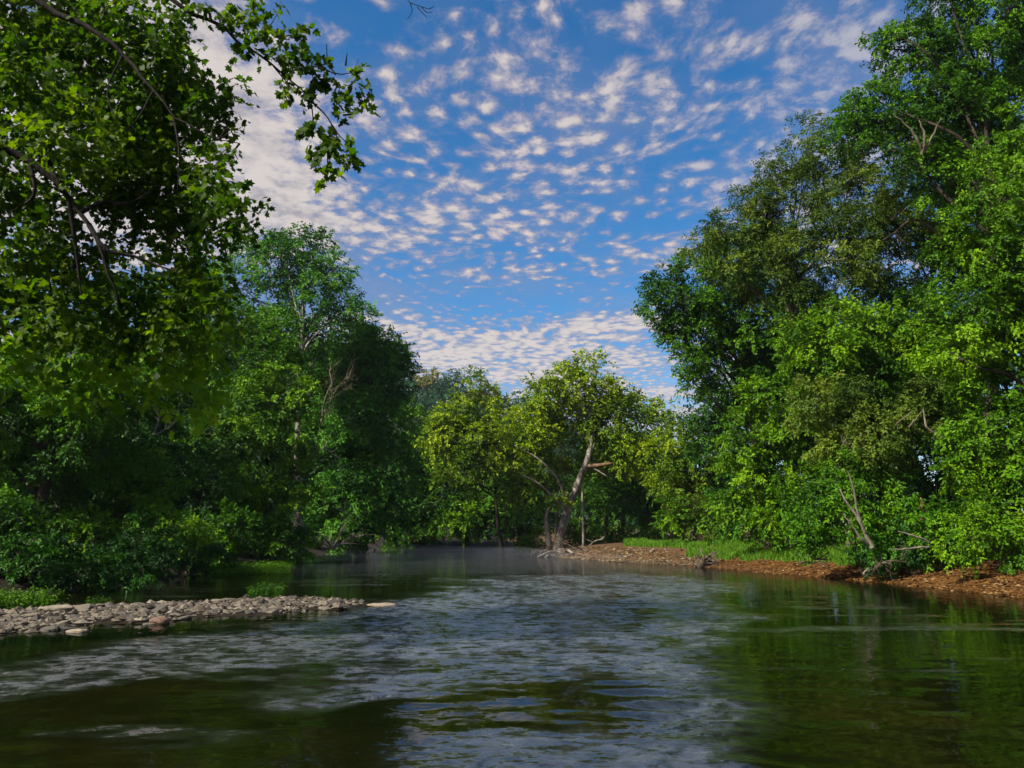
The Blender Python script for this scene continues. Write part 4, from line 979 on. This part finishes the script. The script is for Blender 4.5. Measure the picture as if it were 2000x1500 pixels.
# waterweed: leafy stems standing out of the water
def weed_mesh(rng, pts, h, ll, M=9):
    n = len(pts); D = unit(np.stack([rng.normal(size=n)*.28, rng.normal(size=n)*.28, np.ones(n)], 1))
    return leaf_sprays(rng, pts, D, h*rng.uniform(.6, 1.2, n), ll, M, .34, -.3, .2, tint0=rng.uniform(.25, .75, n), flat=.6)
def weed_plant(px, py, rx, ry, h, ll, n, label, seed, m=L_MID):
    rng = np.random.default_rng(seed); c = G(px, py)
    root = empty('water_plant', (c[0], c[1], 0), label, 'water plant', 'leafy plants standing in the shallows')
    a = rng.uniform(0, 6.28, n); r = rng.uniform(size=n)**.5
    pts = np.stack([c[0]+rx*r*np.cos(a), c[1]+ry*r*np.sin(a), np.full(n, 0.0)], 1)
    V, F, t = weed_mesh(rng, pts, h*1.0, ll); child('foliage', V, F, m, root, attrs={'tint': t})
    T = Tubes()
    for p in pts[::2]: T.add(np.array([p-[0, 0, .12], p+[0, 0, h*.4], p+[rng.normal()*.05, 0, h*.8]]), [.007, .006, .003], 4)
    T.build('stem', L_DRK, root)
weed_plant(521, 1166, .42, .42, .36, .075, 110, 'leafy clump alone in the water behind the middle of the gravel bar', 1)
weed_plant(30, 1186, .80, .70, .42, .09, 240, 'broad leafy clump at the left edge behind the gravel bar', 2, L_BRI)
weed_plant(183, 1181, .12, .12, .20, .06, 14, 'small sprig by the upper edge of the gravel bar', 3)
weed_plant(212, 1179, .08, .08, .14, .05, 8, 'tiny sprig just right of the small one above the gravel bar', 4)
rng = np.random.default_rng(91)
q = quad([(375, 31.0), (565, 31.5), (568, 36), (400, 37)])(rng, 2600)
V, F, t = weed_mesh(rng, np.stack([q[:, 0], q[:, 1], np.zeros(len(q))], 1), .42, .10, 8)
link('waterweed_bed', mesh_np('waterweed_bed', V, F, L_BRI, {'tint': t}), kind='stuff')
q = quad([(560, 41), (680, 48), (690, 52), (560, 45)])(rng, 900)
V, F, t = weed_mesh(rng, np.stack([q[:, 0], q[:, 1], np.zeros(len(q))], 1), .30, .10, 7)
link('waterweed_fringe', mesh_np('waterweed_fringe', V, F, L_DRK, {'tint': t}), kind='stuff')

# ------------------------------------------------------------------ river mist and distance haze
def volume_mat(name, dens, col, an=.2):
    m, T = mat(name)
    pv = T.n('ShaderNodeVolumePrincipled', {'Color': (*col, 1), 'Density': dens, 'Anisotropy': an})
    T.n('ShaderNodeOutputMaterial', {'Volume': pv.outputs[0]})
    return m
def mist():
    xs = np.linspace(-24, 16, 60); ys = np.linspace(30, 80, 60); X, Y = np.meshgrid(xs, ys)
    ed = sstep(np.minimum.reduce([X+24, 16-X, (Y-30)*.35, 80-Y]), 0, 6)
    top = .03+ed*(.10+.75*fbm(X*.16, Y*.13, 4, 4)**1.4)
    n = 60
    Vt = np.stack([X, Y, top+.06], -1).reshape(-1, 3); Vb = np.stack([X, Y, np.full_like(X, .055)], -1).reshape(-1, 3)
    i = (np.arange(n-1)[None, :]+n*np.arange(n-1)[:, None]).ravel()
    Ft = np.stack([i, i+1, i+n+1, i+n], 1); Fb = Ft[:, ::-1]+n*n
    e = np.concatenate([np.arange(n), n*np.arange(1, n)+n-1, (n*n-2-np.arange(n-1)), n*np.arange(n-2, 0, -1)]); e2 = np.roll(e, -1)
    Fs = np.stack([e2, e, e+n*n, e2+n*n], 1)
    link('mist', mesh_np('mist', np.concatenate([Vt, Vb]), np.concatenate([Ft, Fb, Fs]), volume_mat('river_mist', .0075, (.85, .90, 1.0))), kind='stuff')
mist()
def haze():
    import itertools
    lo = np.array([-1700., -70., -2.6]); hi = np.array([1700., 2450., 75.])
    V = np.array([[(lo, hi)[i][0], (lo, hi)[j][1], (lo, hi)[k][2]] for i in (0, 1) for j in (0, 1) for k in (0, 1)])
    F = np.array([(0, 1, 3, 2), (4, 6, 7, 5), (0, 4, 5, 1), (2, 3, 7, 6), (0, 2, 6, 4), (1, 5, 7, 3)])
    link('haze', mesh_np('haze', V, F, volume_mat('morning_haze', .00014, (.75, .87, 1.0), .3)), kind='stuff')
haze()
print('leaves total', STATS)
